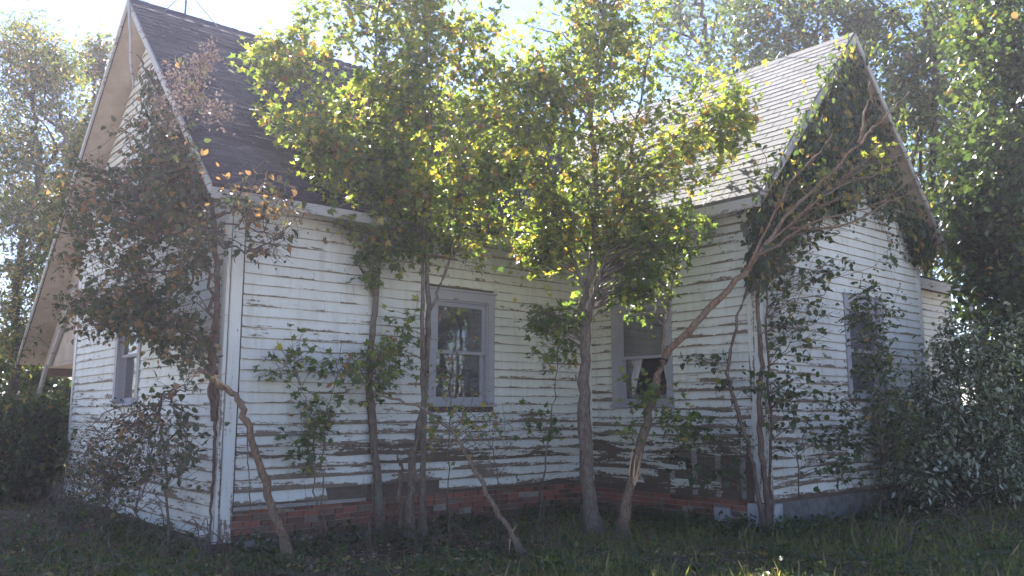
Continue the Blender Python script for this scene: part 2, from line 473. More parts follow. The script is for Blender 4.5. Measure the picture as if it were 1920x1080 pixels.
class Wall:
    """a plane of clapboards: x runs along u from o, n points outwards"""
    def __init__(self, label, o, u, n, L, z0, ztop, openings, knots=()):
        self.o, self.u, self.n = np.array(o, float), np.array(u, float), np.array(n, float)
        self.L, self.z0, self.ztop, self.op = L, z0, ztop, openings
        mb = MB()
        cuts = sorted(set([0, L] + [c for q in openings for c in q[:2]] + list(knots)))
        for a, b in zip(cuts[:-1], cuts[1:]):
            spans = [(z0, None)]
            for (x0, x1, q0, q1) in openings:
                if x0 <= a and b <= x1:
                    spans = [(z0, q0), (q1, None)]
            for lo, hi in spans:
                ha, hb = (ztop(a), ztop(b)) if hi is None else (hi, hi)
                mb.prism([self.p(a, lo), self.p(b, lo), self.p(b, hb), self.p(a, ha)], -0.10 * self.n)
        self.ob = tag(mb.build('wall', 'sheath', H), label)
    def p(self, x, z, d=0.0):
        q = self.o + self.u * x + self.n * d
        return np.array((q[0], q[1], z))
    def board(self, x0b, x1b, x0t, x1t, zb, zt, mat, rag=0.003, drop=(0, 0)):
        L = x1b - x0b
        k = max(2, min(7, int(L / 0.35)))
        vs, fs = [], []
        for i in range(k + 1):
            f = i / k
            xb, xt = x0b + (x1b - x0b) * f, x0t + (x1t - x0t) * f
            dz = drop[0] * (1 - f) + drop[1] * f + random.uniform(-rag, rag)
            if rag > 0.006 and 0 < i < k and random.random() < 0.35:
                dz += random.uniform(0.01, 0.05)
            bow = random.uniform(0, 0.004)
            vs += [self.p(xb, zb + dz, 0.029 + bow), self.p(xb, zb + dz + 0.002, 0.008), self.p(xt, zt + dz * 0.5, 0.008 + bow)]
        for i in range(k):
            b = i * 3
            fs += [(b, b + 3, b + 5, b + 2), (b + 1, b + 4, b + 3, b), (b + 2, b + 5, b + 4, b + 1)]
        fs += [(0, 2, 1), (k * 3, k * 3 + 1, k * 3 + 2)]
        mb = MB(); mb.add(vs, fs)
        o = mb.build('clapboard', mat, self.ob)
        return o
    def clad(self, zstart, zend, xl, xr, mat='siding', skip=None, rag=None, joint=2.6):
        """xl(z), xr(z) bound the rows; skip(row, x0, x1) may drop or shorten a board"""
        k, z = 0, zstart
        while z < zend:
            zb = z + random.uniform(-0.003, 0.003)
            zt = zb + EXP + 0.02
            if xr(zb) - xl(zb) < 0.12:
                break
            spans = [(xl(zb), xr(zb), xl(zt), xr(zt))]
            for (a, b, q0, q1) in self.op:
                if zt > q0 + 0.03 and zb < q1 - 0.03:
                    nxt = []
                    for (x0, x1, y0, y1) in spans:
                        if a > x0 and b < x1:
                            nxt += [(x0, a, y0, a), (b, x1, b, y1)]
                        else:
                            nxt.append((x0, x1, y0, y1))
                    spans = nxt
            for (x0, x1, y0, y1) in spans:
                L = x1 - x0
                if L < 0.06:
                    continue
                if L > joint:
                    c = x0 + random.uniform(0.3, 0.7) * L
                    pieces = [(x0, c - 0.002, y0, c - 0.002), (c + 0.002, x1, c + 0.002, y1)]
                else:
                    pieces = [(x0, x1, y0, y1)]
                for pc in pieces:
                    mm, rg, dr = mat, 0.0028, (0, 0)
                    if skip:
                        r = skip(k, zb, pc)
                        if r is None:
                            continue
                        pc, mm, rg, dr = r
                    self.board(*pc, zb, zt, mm or mat, rg, dr)
            k += 1
            z += EXP
    def window(self, x0, x1, z0, z1, label, curtain=None, bare=False):
        cw, hh = 0.115, z1 - z0
        def bx(mb, a, b, c, d, n0, n1):
            mb.prism([self.p(a, c, n0), self.p(b, c, n0), self.p(b, d, n0), self.p(a, d, n0)], self.n * (n1 - n0))
        mb = MB()                                    # casing
        bx(mb, x0, x0 + cw, z0 + 0.05, z1 - 0.13, -0.02, 0.042)
        bx(mb, x1 - cw, x1, z0 + 0.05, z1 - 0.13, -0.02, 0.042)
        bx(mb, x0 - 0.01, x1 + 0.01, z1 - 0.13, z1, -0.02, 0.046)
        for a, b in ((x0 + cw, x0 + cw + 0.02), (x1 - cw - 0.02, x1 - cw)):
            bx(mb, a, b, z0 + 0.05, z1 - 0.13, -0.16, 0.018)
        bx(mb, x0 + cw, x1 - cw, z1 - 0.155, z1 - 0.132, -0.16, 0.018)
        w = tag(mb.build('window', 'trim', self.ob.parent), label)
        mb = MB(); bx(mb, x0 - 0.03, x1 + 0.03, z1 + 0.001, z1 + 0.028, 0.0, 0.075); mb.build('drip_cap', 'trim', w)
        mb = MB(); bx(mb, x0 - 0.015, x1 + 0.015, z0, z0 + 0.05, -0.16, 0.075); mb.build('sill', 'trim', w)
        a, b, lo, hi = x0 + cw + 0.021, x1 - cw - 0.021, z0 + 0.052, z1 - 0.157
        mid = (lo + hi) / 2
        st = 0.05
        for (c, d, n0, bot, top) in ((mid - 0.02, hi, -0.06, 0.045, 0.06), (lo, mid + 0.02, -0.105, 0.085, 0.04)):
            mb = MB()
            bx(mb, a, a + st, c, d, n0, n0 + 0.035)
            bx(mb, b - st, b, c, d, n0, n0 + 0.035)
            bx(mb, a + st, b - st, c, c + bot, n0 + 0.001, n0 + 0.034)
            bx(mb, a + st, b - st, d - top, d, n0 + 0.001, n0 + 0.034)
            mb.build('sash', 'trim', w)
            if bare and n0 < -0.1:
                # shards of the broken lower pane
                for poly in ([(a + st, c + bot), (b - st, c + bot), (b - st, c + bot + 0.10), (b - st - 0.1, c + bot + 0.05), (a + st + 0.12, c + bot + 0.07)],
                             [(a + st, c + bot), (a + st + 0.1, c + bot + 0.05), (a + st + 0.08, c + 0.35), (a + st + 0.16, d - top - 0.12), (a + st + 0.1, d - top), (a + st, d - top)]):
                    mb = MB(); mb.prism([self.p(x, z, n0 + 0.015) for x, z in poly], self.n * 0.004); mb.build('pane', 'glass', w)
            else:
                mb = MB(); bx(mb, a + st - 0.005, b - st + 0.005, c + bot - 0.005, d - top + 0.005, n0 + 0.015, n0 + 0.019)
                mb.build('pane', 'glass', w)
        if curtain:
            for poly in curtain:                     # outline in fractions of the opening, pleated cloth
                mb = MB()
                vs, fs = [], []
                pts = [(a + (b - a) * x, lo + (hi - lo) * z) for x, z in poly]
                n = len(pts) // 2
                left, right = pts[:n], pts[n:][::-1]
                K = 9
                for i in range(n):
                    for j in range(K):
                        f = j / (K - 1)
                        x = left[i][0] * (1 - f) + right[i][0] * f
                        z = left[i][1] * (1 - f) + right[i][1] * f
                        vs.append(self.p(x, z, -0.17 + 0.018 * math.sin(x * 70 + z * 3)))
                for i in range(n - 1):
                    for j in range(K - 1):
                        q = i * K + j
                        fs.append((q, q + 1, q + K + 1, q + K))
                mb.add(vs, fs)
                mb.build('curtain', 'curtain', w)
        return w

RAKE = 0.17
# --- long wall under the eave
wl = Wall('long wall of white clapboards with flaking paint under the eave', (0, 0, 0), (1, 0, 0), (0, -1, 0), S1, 0.50, lambda x: 4.40, [(2.84, 4.0, 1.67, 3.30)])
def skip_long(k, zb, pc):
    x0, x1, y0, y1 = pc
    m, rg, dr = None, 0.006, (0, 0)
    if zb < 1.5:
        m, rg = 'siding_worn', 0.006
    if k == 0:
        return None
    if k in (3, 4) and x1 > 2.9 and x0 < 3.2:
        return (x0, x1, y0, y1), 'rotten', 0.012, (0, 0)
    return pc, m, rg, dr
wl.clad(0.545, 4.22, lambda z: 0.17, lambda z: S1 - 0.03, skip=skip_long)
for a_, b_ in ((0.17, 1.36), (3.05, 4.46), (4.465, S1 - 0.03)):
    wl.board(a_, b_, a_, b_ - .03, 0.545, 0.693, 'siding_worn', 0.013, (0, -.015))
wl.board(0.17, 0.95, 0.17, 0.9, 0.43, 0.565, 'rotten', 0.012, (0, .01))
# --- side wall of the wing
ws = Wall('side wall of the wing with rotted lower clapboards', (S1, 0, 0), (0, -1, 0), (-1, 0, 0), U2, 0.42, lambda x: 4.70, [(0.50, 1.70, 1.66, 3.29)])
def skip_side(k, zb, pc):
    x0, x1, y0, y1 = pc
    if k == 0:
        return (0.25, 2.5, 0.25, 2.45), 'rotten', 0.014, (0, 0.01)
    if k in (1, 2, 3):
        if x0 > 1.4:
            return None
        x1 = (1.35, 1.9, 1.75)[k - 1] + random.uniform(-0.1, 0.1)
        return (x0, x1, y0, x1 - 0.03), 'rotten', 0.016, (0, random.uniform(-0.02, 0.02))
    if k in (4, 5):
        return (x0, x1, y0, y1), 'rotten', 0.013, (0, 0)
    return pc, ('siding_worn' if zb < 1.9 or random.random() < 0.35 else None), 0.005, (0, 0)
ws.clad(0.48, 4.52, lambda z: 0.03, lambda z: U2 - 0.15, skip=skip_side, joint=2.9)
# studs behind the missing boards
mb = MB()
for x in (1.62, 2.02, 2.42, 2.82):
    mb.box((S1 - 0.006, -x - 0.045, 0.44), (S1 + 0.05, -x + 0.045, 1.1))
mb.build('stud', 'plank', ws.ob)
# --- near gable wall (left)
def gl(t):
    return zmain(t) - RAKE
wg = Wall('gable wall of pale clapboards overgrown by the corner vine', (0, 6.75, 0), (0, -1, 0), (-1, 0, 0), 6.75, 0.10, lambda x: gl(6.75 - x), [(6.75 - 4.28, 6.75 - 3.06, 1.67, 3.30)], (6.75 - RID_T,))
def xl_l(z):
    return max(0.10, 6.75 - (RID_T + (RID_Z - RAKE - z) / KB))
def xr_l(z):
    return min(6.75 - 0.14, 6.75 - (EAV_T + (z + RAKE - EAV_Z) / KF))
wg.clad(0.14, 7.6, xl_l, xr_l, skip=lambda k, zb, pc: (pc, None, 0.0035, (0, 0)), joint=3.6)
# --- gable wall of the wing (right)
wr = Wall('gable wall of the wing, worn clapboards below and vine above', (S1, -U2, 0), (1, 0, 0), (0, -1, 0), W2, 0.40, lambda x: zwing(S1 + x) - RAKE, [(2.28, 3.50, 1.80, 3.38)], (W2 / 2,))
def dx(z):
    return max(0.0, W2 / 2 - (RZ - RAKE - z) / KR)
wr.clad(0.45, 7.2, lambda z: max(0.15, dx(z)), lambda z: min(W2 - 0.1, W2 - dx(z)),
        skip=lambda k, zb, pc: (pc, 'siding_worn' if zb < 2.6 else None, 0.0065 if zb < 1.5 else 0.004, (0, 0)), joint=3.4)
# --- hidden walls that close the shell
def plain_wall(label, a, b, z0, z1):
    mb = MB(); mb.box(a + (z0,), b + (z1,))
    tag(mb.build('wall', 'siding', H), label)
plain_wall('rear wall towards the porch', (0.0, 6.65), (S_END, 6.75), 0.1, 4.6)
plain_wall('far side wall of the house', (S_END - 0.1, -U2 + 0.001), (S_END, 6.65), 0.1, 4.6)
mb = MB()
mb.prism([(S_END - 0.1, 0, 4.6), (S_END - 0.1, 6.75, 4.6), (S_END - 0.1, RID_T, RID_Z - 0.2)], (0.1, 0, 0))
mb.build('gable_end', 'siding', H)
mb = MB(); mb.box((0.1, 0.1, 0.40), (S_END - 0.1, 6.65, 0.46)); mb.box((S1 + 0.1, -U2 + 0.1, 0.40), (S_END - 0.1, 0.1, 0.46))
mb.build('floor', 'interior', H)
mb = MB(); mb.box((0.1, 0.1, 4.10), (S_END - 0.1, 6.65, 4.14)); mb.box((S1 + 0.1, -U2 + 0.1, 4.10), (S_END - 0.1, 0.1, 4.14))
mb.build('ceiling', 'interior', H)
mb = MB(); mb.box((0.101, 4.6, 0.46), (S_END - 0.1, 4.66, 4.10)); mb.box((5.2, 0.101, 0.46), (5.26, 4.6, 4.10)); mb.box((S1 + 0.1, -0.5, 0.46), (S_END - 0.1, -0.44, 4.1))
mb.build('partition', 'interior', H)

# --- corner boards
def corner_board(lo, hi, label=None):
    mb = MB(); mb.box(lo, hi)
    tag(mb.build('corner_board', 'corner', H), label)
corner_board((0.012, -0.038, 0.13), (0.145, 0.0, 4.30), 'split corner board with flaking paint reaching down to the brick pier')
corner_board((-0.038, -0.010, 0.13), (0.0, 0.125, 4.42))
corner_board((S1 - 0.038, -U2 - 0.006, 0.42), (S1, -U2 + 0.14, 4.66), 'corner board of the wing wrapped in vine stems')
corner_board((S1 - 0.020, -U2 - 0.040, 0.42), (S1 + 0.13, -U2 - 0.008, 4.74))
corner_board((-0.036, 6.66, 0.14), (0.0, 6.79, 4.6))
corner_board((S_END - 0.10, -U2 - 0.038, 0.42), (S_END + 0.01, -U2, 4.66))
corner_board((S1 - 0.05, -0.05, 0.45), (S1, 0.0, 4.3))
# friezes below the eaves
mb = MB(); mb.box((-0.02, -0.032, 4.20), (S1 - 0.06, -0.001, 4.42)); tag(mb.build('frieze_board', 'soffit', H), 'stained frieze board under the eave')
mb = MB(); mb.box((S1 - 0.032, -U2 + 0.15, 4.50), (S1 - 0.001, 0.0, 4.72)); mb.build('frieze_board', 'soffit', H)

# --- windows
wl.window(2.84, 4.0, 1.67, 3.30, 'sash window with lilac grey casing behind the paired stems')
ws.window(0.50, 1.70, 1.66, 3.29, 'sash window with broken lower pane and torn curtain', [
    [(0.08, 0.5), (0.08, 0.3), (0.08, 0.18), (0.08, 0.06), (0.14, 0.06), (0.18, 0.18), (0.24, 0.3), (0.34, 0.5)],
    [(0.72, 0.5), (0.80, 0.36), (0.84, 0.2), (0.86, 0.08), (0.95, 0.08), (0.95, 0.2), (0.95, 0.36), (0.95, 0.5)]], True)
wg.window(6.75 - 4.28, 6.75 - 3.06, 1.67, 3.30, 'sash window of the gable wall with torn pale curtain', [
    [(0.04, 0.95), (0.04, 0.8), (0.04, 0.65), (0.04, 0.52), (0.58, 0.52), (0.52, 0.65), (0.5, 0.8), (0.45, 0.95)],
    [(0.62, 0.95), (0.64, 0.8), (0.68, 0.65), (0.7, 0.52), (0.96, 0.52), (0.96, 0.65), (0.96, 0.8), (0.96, 0.95)],
    [(0.05, 0.5), (0.05, 0.35), (0.05, 0.2), (0.05, 0.05), (0.4, 0.05), (0.26, 0.14), (0.22, 0.3), (0.3, 0.5)]])
wr.window(2.28, 3.50, 1.80, 3.38, 'sash window of the wing gable half hidden by a sapling')

# --- foundations
mb = MB()
mb.box((0.05, 0.042, -0.15), (S1 - 0.02, 0.20, 0.50))
fnd = tag(mb.build('foundation', 'mortar', H), 'crumbling red brick foundation below the long wall')
mb = MB()
mb.box((S1 + 0.045, -U2 + 0.1, -0.15), (S1 + 0.2, 0.02, 0.42))
fnd2 = tag(mb.build('foundation', 'mortar', H), 'brown brick foundation below the rotted side wall')
def brick_mesh(L, Wd, Ht, seed):
    r = random.Random(seed)
    mb = MB()
    j = lambda: r.uniform(-0.004, 0.004)
    c = 0.006
    vs = []
    for z in (0, Ht):
        for x, y in ((0, 0), (L, 0), (L, Wd), (0, Wd)):
            vs.append((x + j(), y + j(), z + j()))
    mb.add(vs, [(0, 3, 2, 1), (4, 5, 6, 7), (0, 1, 5, 4), (1, 2, 6, 5), (2, 3, 7, 6), (3, 0, 4, 7)])
    me = bpy.data.meshes.new('brick')
    me.from_pydata(mb.v, [], mb.f)
    me.materials.append(M['brick'])
    return me
full = [brick_mesh(0.203, 0.07, 0.062, i) for i in range(6)]
half = [brick_mesh(0.096, 0.07, 0.062, i + 20) for i in range(4)]
def lay(parent, mapf, rot, length, z0, courses, gap):
    for k in range(courses):
        x = 0.0
        first = k % 2
        while x < length - 0.1:
            hb = first or length - x < 0.22 or random.random() < 0.07
            first = 0
            if not gap(x, k):
                o = bpy.data.objects.new('brick', random.choice(half if hb else full))
                col.objects.link(o)
                o.parent = parent
                o.location = mapf(x + random.uniform(-.002, .002), random.uniform(-0.016, 0.010), z0 + k * 0.074)
                o.rotation_euler = (0, 0, rot + random.uniform(-0.02, 0.02))
            x += 0.108 if hb else 0.215
lay(fnd, lambda x, d, z: (0.10 + x, 0.018 + d, z), 0.0, S1 - 0.14, -0.02, 7, lambda x, k: random.random() < 0.05 or (x < 0.9 and k > 4 and random.random() < 0.25))
lay(fnd2, lambda x, d, z: (S1 + 0.030 + d, -0.04 - x, z), -math.pi / 2, U2 - 0.15, -0.02, 6, lambda x, k: random.random() < 0.06)
def part_box(name, mat, lo, hi, label=None, parent=H):
    mb = MB(); mb.box(lo, hi)
    return tag(mb.build(name, mat, parent), label)
part_box('sill_beam', 'sillbeam', (0.16, 0.004, 0.505), (S1 - 0.02, 0.16, 0.60), 'dark timber sill exposed where the lowest clapboard is gone')
part_box('skirt_plank', 'plank', (0.20, -0.05, 0.03), (1.16, -0.012, 0.13), 'loose grey plank along the foot of the bricks')
part_box('skirt_plank', 'plank', (1.45, -0.055, 0.02), (2.3, -0.018, 0.11))
part_box('batten', 'plank', (0.16, -0.03, 0.475), (1.9, 0.016, 0.515))
part_box('pier', 'brick', (-0.03, -0.06, -0.1), (0.30, 0.0, 0.10), 'low brick pier under the corner board')
part_box('foundation', 'concrete', (0.02, 0.02, -0.15), (0.2, 6.74, 0.14), 'low grey concrete foundation under the gable wall')
part_box('foundation', 'concrete', (S1 + 0.05, -U2 + 0.03, -0.15), (S_END - 0.02, -U2 + 0.2, 0.41), 'rendered grey foundation under the wing gable')
part_box('pier', 'whitewash', (S1 - 0.05, -U2 - 0.06, -0.15), (S1 + 0.30, -U2 + 0.25, 0.395), 'whitewashed stone block under the wing corner')
part_box('pier', 'whitewash', (S1 - 0.03, -U2 + 0.55, -0.15), (S1 + 0.12, -U2 + 0.8, 0.30))

# --- roofs
def roof_slab(label, poly, nrm, mat, th=0.05):
    mb = MB()
    mb.prism(poly, np.array(nrm) * -th)
    return tag(mb.build('roof', mat, H), label)
def unit(v):
    v = np.array(v, float)
    return v / np.linalg.norm(v)
nF, nB = unit((0, -KF, 1)), unit((0, KB, 1))
nRl, nRr = unit((-KR, 0, 1)), unit((KR, 0, 1))
S0 = -0.42
roofF = roof_slab('dark grey shingle slope facing the saplings', [(S0, EAV_T, EAV_Z), (S_END + 0.3, EAV_T, EAV_Z), (S_END + 0.3, RID_T, RID_Z), (S0, RID_T, RID_Z)], nF, 'shingle_dark')
roofB = roof_slab('rear shingle slope running down over the porch', [(S_END + 0.3, RID_T, RID_Z), (S_END + 0.3, BK_T, BK_Z), (S0, BK_T, BK_Z), (S0, RID_T, RID_Z)][::-1], nB, 'shingle_dark')
TG = -U2 - 0.36
roofL = roof_slab('pale sunlit shingle slope of the wing', [(RE, 3.1, REZ), (RE, TG, REZ), (RS, TG, RZ), (RS, 3.1, RZ)][::-1], nRl, 'shingle_pale')
roofR = roof_slab('far shingle slope of the wing', [(2 * RS - RE, 3.1, REZ), (2 * RS - RE, TG, REZ), (RS, TG, RZ), (RS, 3.1, RZ)], nRr, 'shingle_pale')

def tab_strip(tabs, mat, exp):
    mb = MB()
    r = random.Random(tabs * 7)
    for i in range(tabs):
        x0, x1 = i * 0.305 + 0.005, (i + 1) * 0.305 - 0.005
        d0, d1 = r.uniform(-0.008, 0.008), r.uniform(-0.008, 0.008)
        t = r.uniform(0.008, 0.013)
        mb.add([(x0, d0, 0), (x1, d1, 0), (x1, exp + 0.02, 0), (x0, exp + 0.02, 0), (x0, d0, t), (x1, d1, t), (x1, exp + 0.02, 0.004), (x0, exp + 0.02, 0.004)],
               [(0, 3, 2, 1), (4, 5, 6, 7), (0, 1, 5, 4), (1, 2, 6, 5), (3, 0, 4, 7)])
    me = bpy.data.meshes.new('shingle')
    me.from_pydata(mb.v, [], mb.f)
    me.materials.append(M[mat])
    return me
def shingle(parent, org, ex, ey, en, width, slope, exp, mat, keep, single):
    """strips of shingle tabs laid from the eave to the ridge"""
    meshes = {k: tab_strip(k, mat, exp) for k in (1, 2, 3)}
    rest = MB()
    basis = Matrix((Vector(ex), Vector(ey), Vector(en))).transposed().to_4x4()
    rows = int(slope / exp)
    for k in range(rows):
        x, lead, sx = 0.0, k % 3 + 1, 1.0
        while x < width - 0.03:
            n, sx = min(lead, int((width - x + 0.001) / 0.305)), 1.0
            lead = 3
            if x == 0 and k % 2:
                n, sx = 1, 0.5
            elif n < 1:
                n, sx = 1, (width - x) / 0.305
            p = np.array(org) + np.array(ex) * (x + random.uniform(-.004, .004)) + np.array(ey) * (k * exp + random.uniform(-.004, .004)) + np.array(en) * 0.002
            c = p + np.array(ex) * n * 0.15
            if keep(c):
                mt = Matrix.Translation(Vector(p)) @ basis @ Matrix.Rotation(random.uniform(-0.008, 0.008), 4, 'Z') @ Matrix.Rotation(random.uniform(-.016, 0.004), 4, 'X') @ Matrix.Diagonal((sx, 1, 1, 1))
                if single(c):
                    o = bpy.data.objects.new('shingle', meshes[n])
                    col.objects.link(o)
                    o.parent = parent
                    o.matrix_local = mt
                else:
                    me = meshes[n]
                    rest.add([mt @ v.co for v in me.vertices], [tuple(q.vertices) for q in me.polygons])
            x += n * 0.305 * sx
    if rest.v:
        tag(rest.build('shingles', mat, parent), None, None, None, 'stuff')
ey = unit((0, 1, KF)); slopeF = math.hypot(RID_T - EAV_T, RID_Z - EAV_Z)
shingle(roofF, (S0, EAV_T - 0.01, EAV_Z), (1, 0, 0), ey, nF, S_END + 0.3 - S0, slopeF, 0.14, 'shingle_dark',
        lambda c: not (c[0] > RE and c[2] < zwing(c[0]) - 0.05), lambda c: c[0] < 3.0)
ey = unit((1, 0, KR)); slopeR = math.hypot(RS - RE, RZ - REZ)
shingle(roofL, (RE - 0.01, 3.1, REZ), (0, -1, 0), ey, nRl, 3.1 - TG, slopeR, 0.145, 'shingle_pale',
        lambda c: c[2] > zmain(c[1]) - 0.05, lambda c: True)
# ridge caps
mb = MB()
x = S0
while x < S_END:
    mb.add([(x, RID_T - 0.11, RID_Z - 0.085), (x + 0.29, RID_T - 0.11, RID_Z - 0.085), (x + 0.29, RID_T, RID_Z + 0.03), (x, RID_T, RID_Z + 0.022), (x, RID_T + 0.11, RID_Z - 0.075), (x + 0.29, RID_T + 0.11, RID_Z - 0.075)],
           [(0, 1, 2, 3), (3, 2, 5, 4)])
    x += 0.28
mb.build('ridge_cap', 'shingle_dark', roofF)
mb = MB()
y = TG
while y < 2.9:
    mb.add([(RS - 0.11, y, RZ - 0.09), (RS - 0.11, y + 0.29, RZ - 0.09), (RS, y + 0.29, RZ + 0.03), (RS, y, RZ + 0.022), (RS + 0.11, y, RZ - 0.09), (RS + 0.11, y + 0.29, RZ - 0.09)], [(3, 2, 1, 0), (4, 5, 2, 3)])
    y += 0.28
mb.build('ridge_cap', 'shingle_pale', roofL)
# barge boards, fascias and soffits
def barge(a, b, drop, vec, mat='barge', parent=H, label=None, name='barge_board'):
    a, b = np.array(a, float), np.array(b, float)
    mb = MB()
    mb.prism([a, b, b - np.array((0, 0, drop)), a - np.array((0, 0, drop))], vec)
    return tag(mb.build(name, mat, parent), label)
barge((S0 - 0.03, EAV_T - 0.02, EAV_Z - 0.005), (S0 - 0.03, RID_T, RID_Z - 0.01), 0.12, (0.028, 0, 0), parent=roofF)
barge((S0 - 0.03, RID_T + 0.003, RID_Z - 0.01), (S0 - 0.03, BK_T, BK_Z - 0.005), 0.12, (0.028, 0, 0), parent=roofB)
barge((RE - 0.02, TG - 0.03, REZ - 0.005), (RS, TG - 0.03, RZ - 0.01), 0.15, (0, 0.028, 0), parent=roofL)
barge((RS + 0.003, TG - 0.03, RZ - 0.01), (2 * RS - RE, TG - 0.03, REZ - 0.005), 0.15, (0, 0.028, 0), parent=roofR)
part_box('fascia', 'barge', (S0 + 0.002, EAV_T - 0.025, EAV_Z - 0.17), (RE - 0.02, EAV_T - 0.001, EAV_Z - 0.045), None, roofF)
part_box('fascia', 'barge', (RE - 0.025, TG + 0.002, REZ - 0.19), (RE - 0.001, EAV_T, REZ - 0.045), None, roofL)
def under(poly, n, parent):
    mb = MB(); mb.prism([np.array(p) - n * 0.058 for p in poly], n * -0.02)
    mb.build('soffit', 'soffit', parent)
under([(S0 + 0.02, EAV_T + 0.02, EAV_Z + 0.02 * KF), (0.0, EAV_T + 0.02, EAV_Z + 0.02 * KF), (0.0, RID_T, RID_Z), (S0 + 0.02, RID_T, RID_Z)], nF, roofF)
under([(0.003, EAV_T + 0.02, EAV_Z + 0.02 * KF), (RE - 0.03, EAV_T + 0.02, EAV_Z + 0.02 * KF), (RE - 0.03, 0.0, zmain(0)), (0.003, 0.0, zmain(0))], nF, roofF)
under([(S0 + 0.02, BK_T - 0.02, BK_Z), (2.0, BK_T - 0.02, BK_Z), (2.0, RID_T, RID_Z), (S0 + 0.02, RID_T, RID_Z)], nB, roofB)
under([(RE + 0.02, TG + 0.02, REZ + 0.02), (RE + 0.02, -0.1, REZ + 0.02), (S1, -0.1, zwing(S1)), (S1, TG + 0.02, zwing(S1))], nRl, roofL)
under([(S1 + 0.003, TG + 0.02, zwing(S1)), (S1 + 0.003, -U2, zwing(S1)), (RS, -U2, RZ), (RS, TG + 0.02, RZ)], nRl, roofL)
under([(2 * RS - RE - 0.02, TG + 0.02, REZ + 0.02), (2 * RS - RE - 0.02, -U2, REZ + 0.02), (RS, -U2, RZ), (RS, TG + 0.02, RZ)], nRr, roofR)

# --- porch behind the gable wall
pch = part_box('porch', 'concrete', (-0.15, 6.80, -0.1), (8.0, 9.4, 0.36), 'porch with concrete floor under the low rear roof')
mb = MB(); mb.prism([(0.02, 6.80, 2.52), (0.02, 9.35, 2.52), (0.02, 6.80, zmain(6.80) - 0.14)], (0.03, 0, 0)); mb.build('infill_panel', 'soffit', pch)
part_box('porch_ceiling', 'soffit', (0.02, 6.80, 2.46), (8.0, 9.3, 2.515), None, pch)
part_box('porch_beam', 'sillbeam', (-0.02, 9.2, 2.30), (8.0, 9.32, 2.455), None, pch)
for x in (3.0, 6.0):
    part_box('porch_post', 'corner', (x, 9.2, 0.36), (x + 0.11, 9.31, 2.30), None, pch)
barge(np.array((-0.06, 6.9, 3.95)), np.array((-0.06, 8.75, 2.50)), 0.13, (0.03, 0, 0), 'barge', pch, 'broken white trim board hanging along the porch gable', 'trim_board')
mb = MB(); mb.prism([(-0.08, 8.62, 2.5), (-0.08, 8.80, 2.5), (-0.12, 9.08, 1.95), (-0.12, 8.92, 1.92)], (0.05, 0, 0)); tag(mb.build('brace', 'plank', pch), 'snapped brace dangling under the porch eave')

# --- low annex beyond the wing
ax0, ax1, at0 = S_END + 0.001, S_END + 3.6, -U2 + 0.9
wa = Wall('plain pale wall of the low annex beyond the wing', (ax0, at0, 0), (1, 0, 0), (0, -1, 0), 3.6, 0.3, lambda x: 4.05, [])
wa.clad(0.4, 3.95, lambda z: 0.05, lambda z: 3.55, joint=9)
mb = MB(); mb.prism([(ax0, at0 - 0.3, 4.10), (ax1 + 0.2, at0 - 0.3, 4.10), (ax1 + 0.2, 4.0, 4.45), (ax0, 4.0, 4.45)], (0, 0, 0.09)); ra = tag(mb.build('roof', 'shingle_dark', H), 'nearly flat roof of the annex')
part_box('fascia', 'barge', (ax0, at0 - 0.33, 3.95), (ax1 + 0.2, at0 - 0.302, 4.14), None, ra)
part_box('wall', 'siding', (ax1 - 0.1, at0 + 0.001, 0.2), (ax1, 4.0, 4.05), 'end wall of the annex')

# --- antenna and lightning rods
def loc_tube(mb, a, b, r=0.008):
    mb.tube([a, b], r, 5)
an = empty('roof_antenna', LW(0.42, RID_T, RID_Z + 0.01), math.pi / 2 - ANG)
tag(an, 'thin metal antenna mast with struts standing on the dark ridge', 'antenna')
mb = MB(); mb.tube([(0, 0, 0), (0.02, 0, 0.9), (0.05, 0.02, 1.9)], 0.016, 6); mb.build('mast', 'metal', an)
for q in ((-0.35, -0.12, -0.1), (0.5, -0.1, -0.09), (0.1, 0.3, -0.24)):
    mb = MB(); loc_tube(mb, q, (0.01, 0, 0.42), 0.007); mb.build('strut', 'metal', an)
for nm, q, lab in (('lightning_rod', LW(-0.3, RID_T, RID_Z), 'thin lightning rod at the peak of the dark roof'), ('lightning_rod', LW(RS, -2.2, RZ), 'slim leaning lightning rod on the pale wing ridge')):
    o = empty(nm, q)
    tag(o, lab, 'lightning rod', 'lightning rods on the ridges')
    mb = MB(); mb.tube([(0, 0, -0.02), (0.005, 0, 0.3), (0.015, 0, 0.75)], [0.009, 0.007, 0.003], 5); mb.build('rod', 'metal', o)
    mb = MB(); mb.tube([(-0.09, 0, 0.0), (0, 0, 0.14), (0.09, 0, 0.0)], 0.005, 4); mb.build('stand', 'metal', o)
dl = MB(); dl.tube([LW(-0.47, 3.25, 7.72), LW(-0.475, 3.0, 7.1), LW(-0.48, 2.86, 6.62), LW(-0.46, 2.7, 6.2)], [0.022, 0.022, 0.02, 0.014], 6)
tag(dl.build('downpipe', 'barge', None), 'short pale conduit hanging from the peak of the near gable', 'conduit')

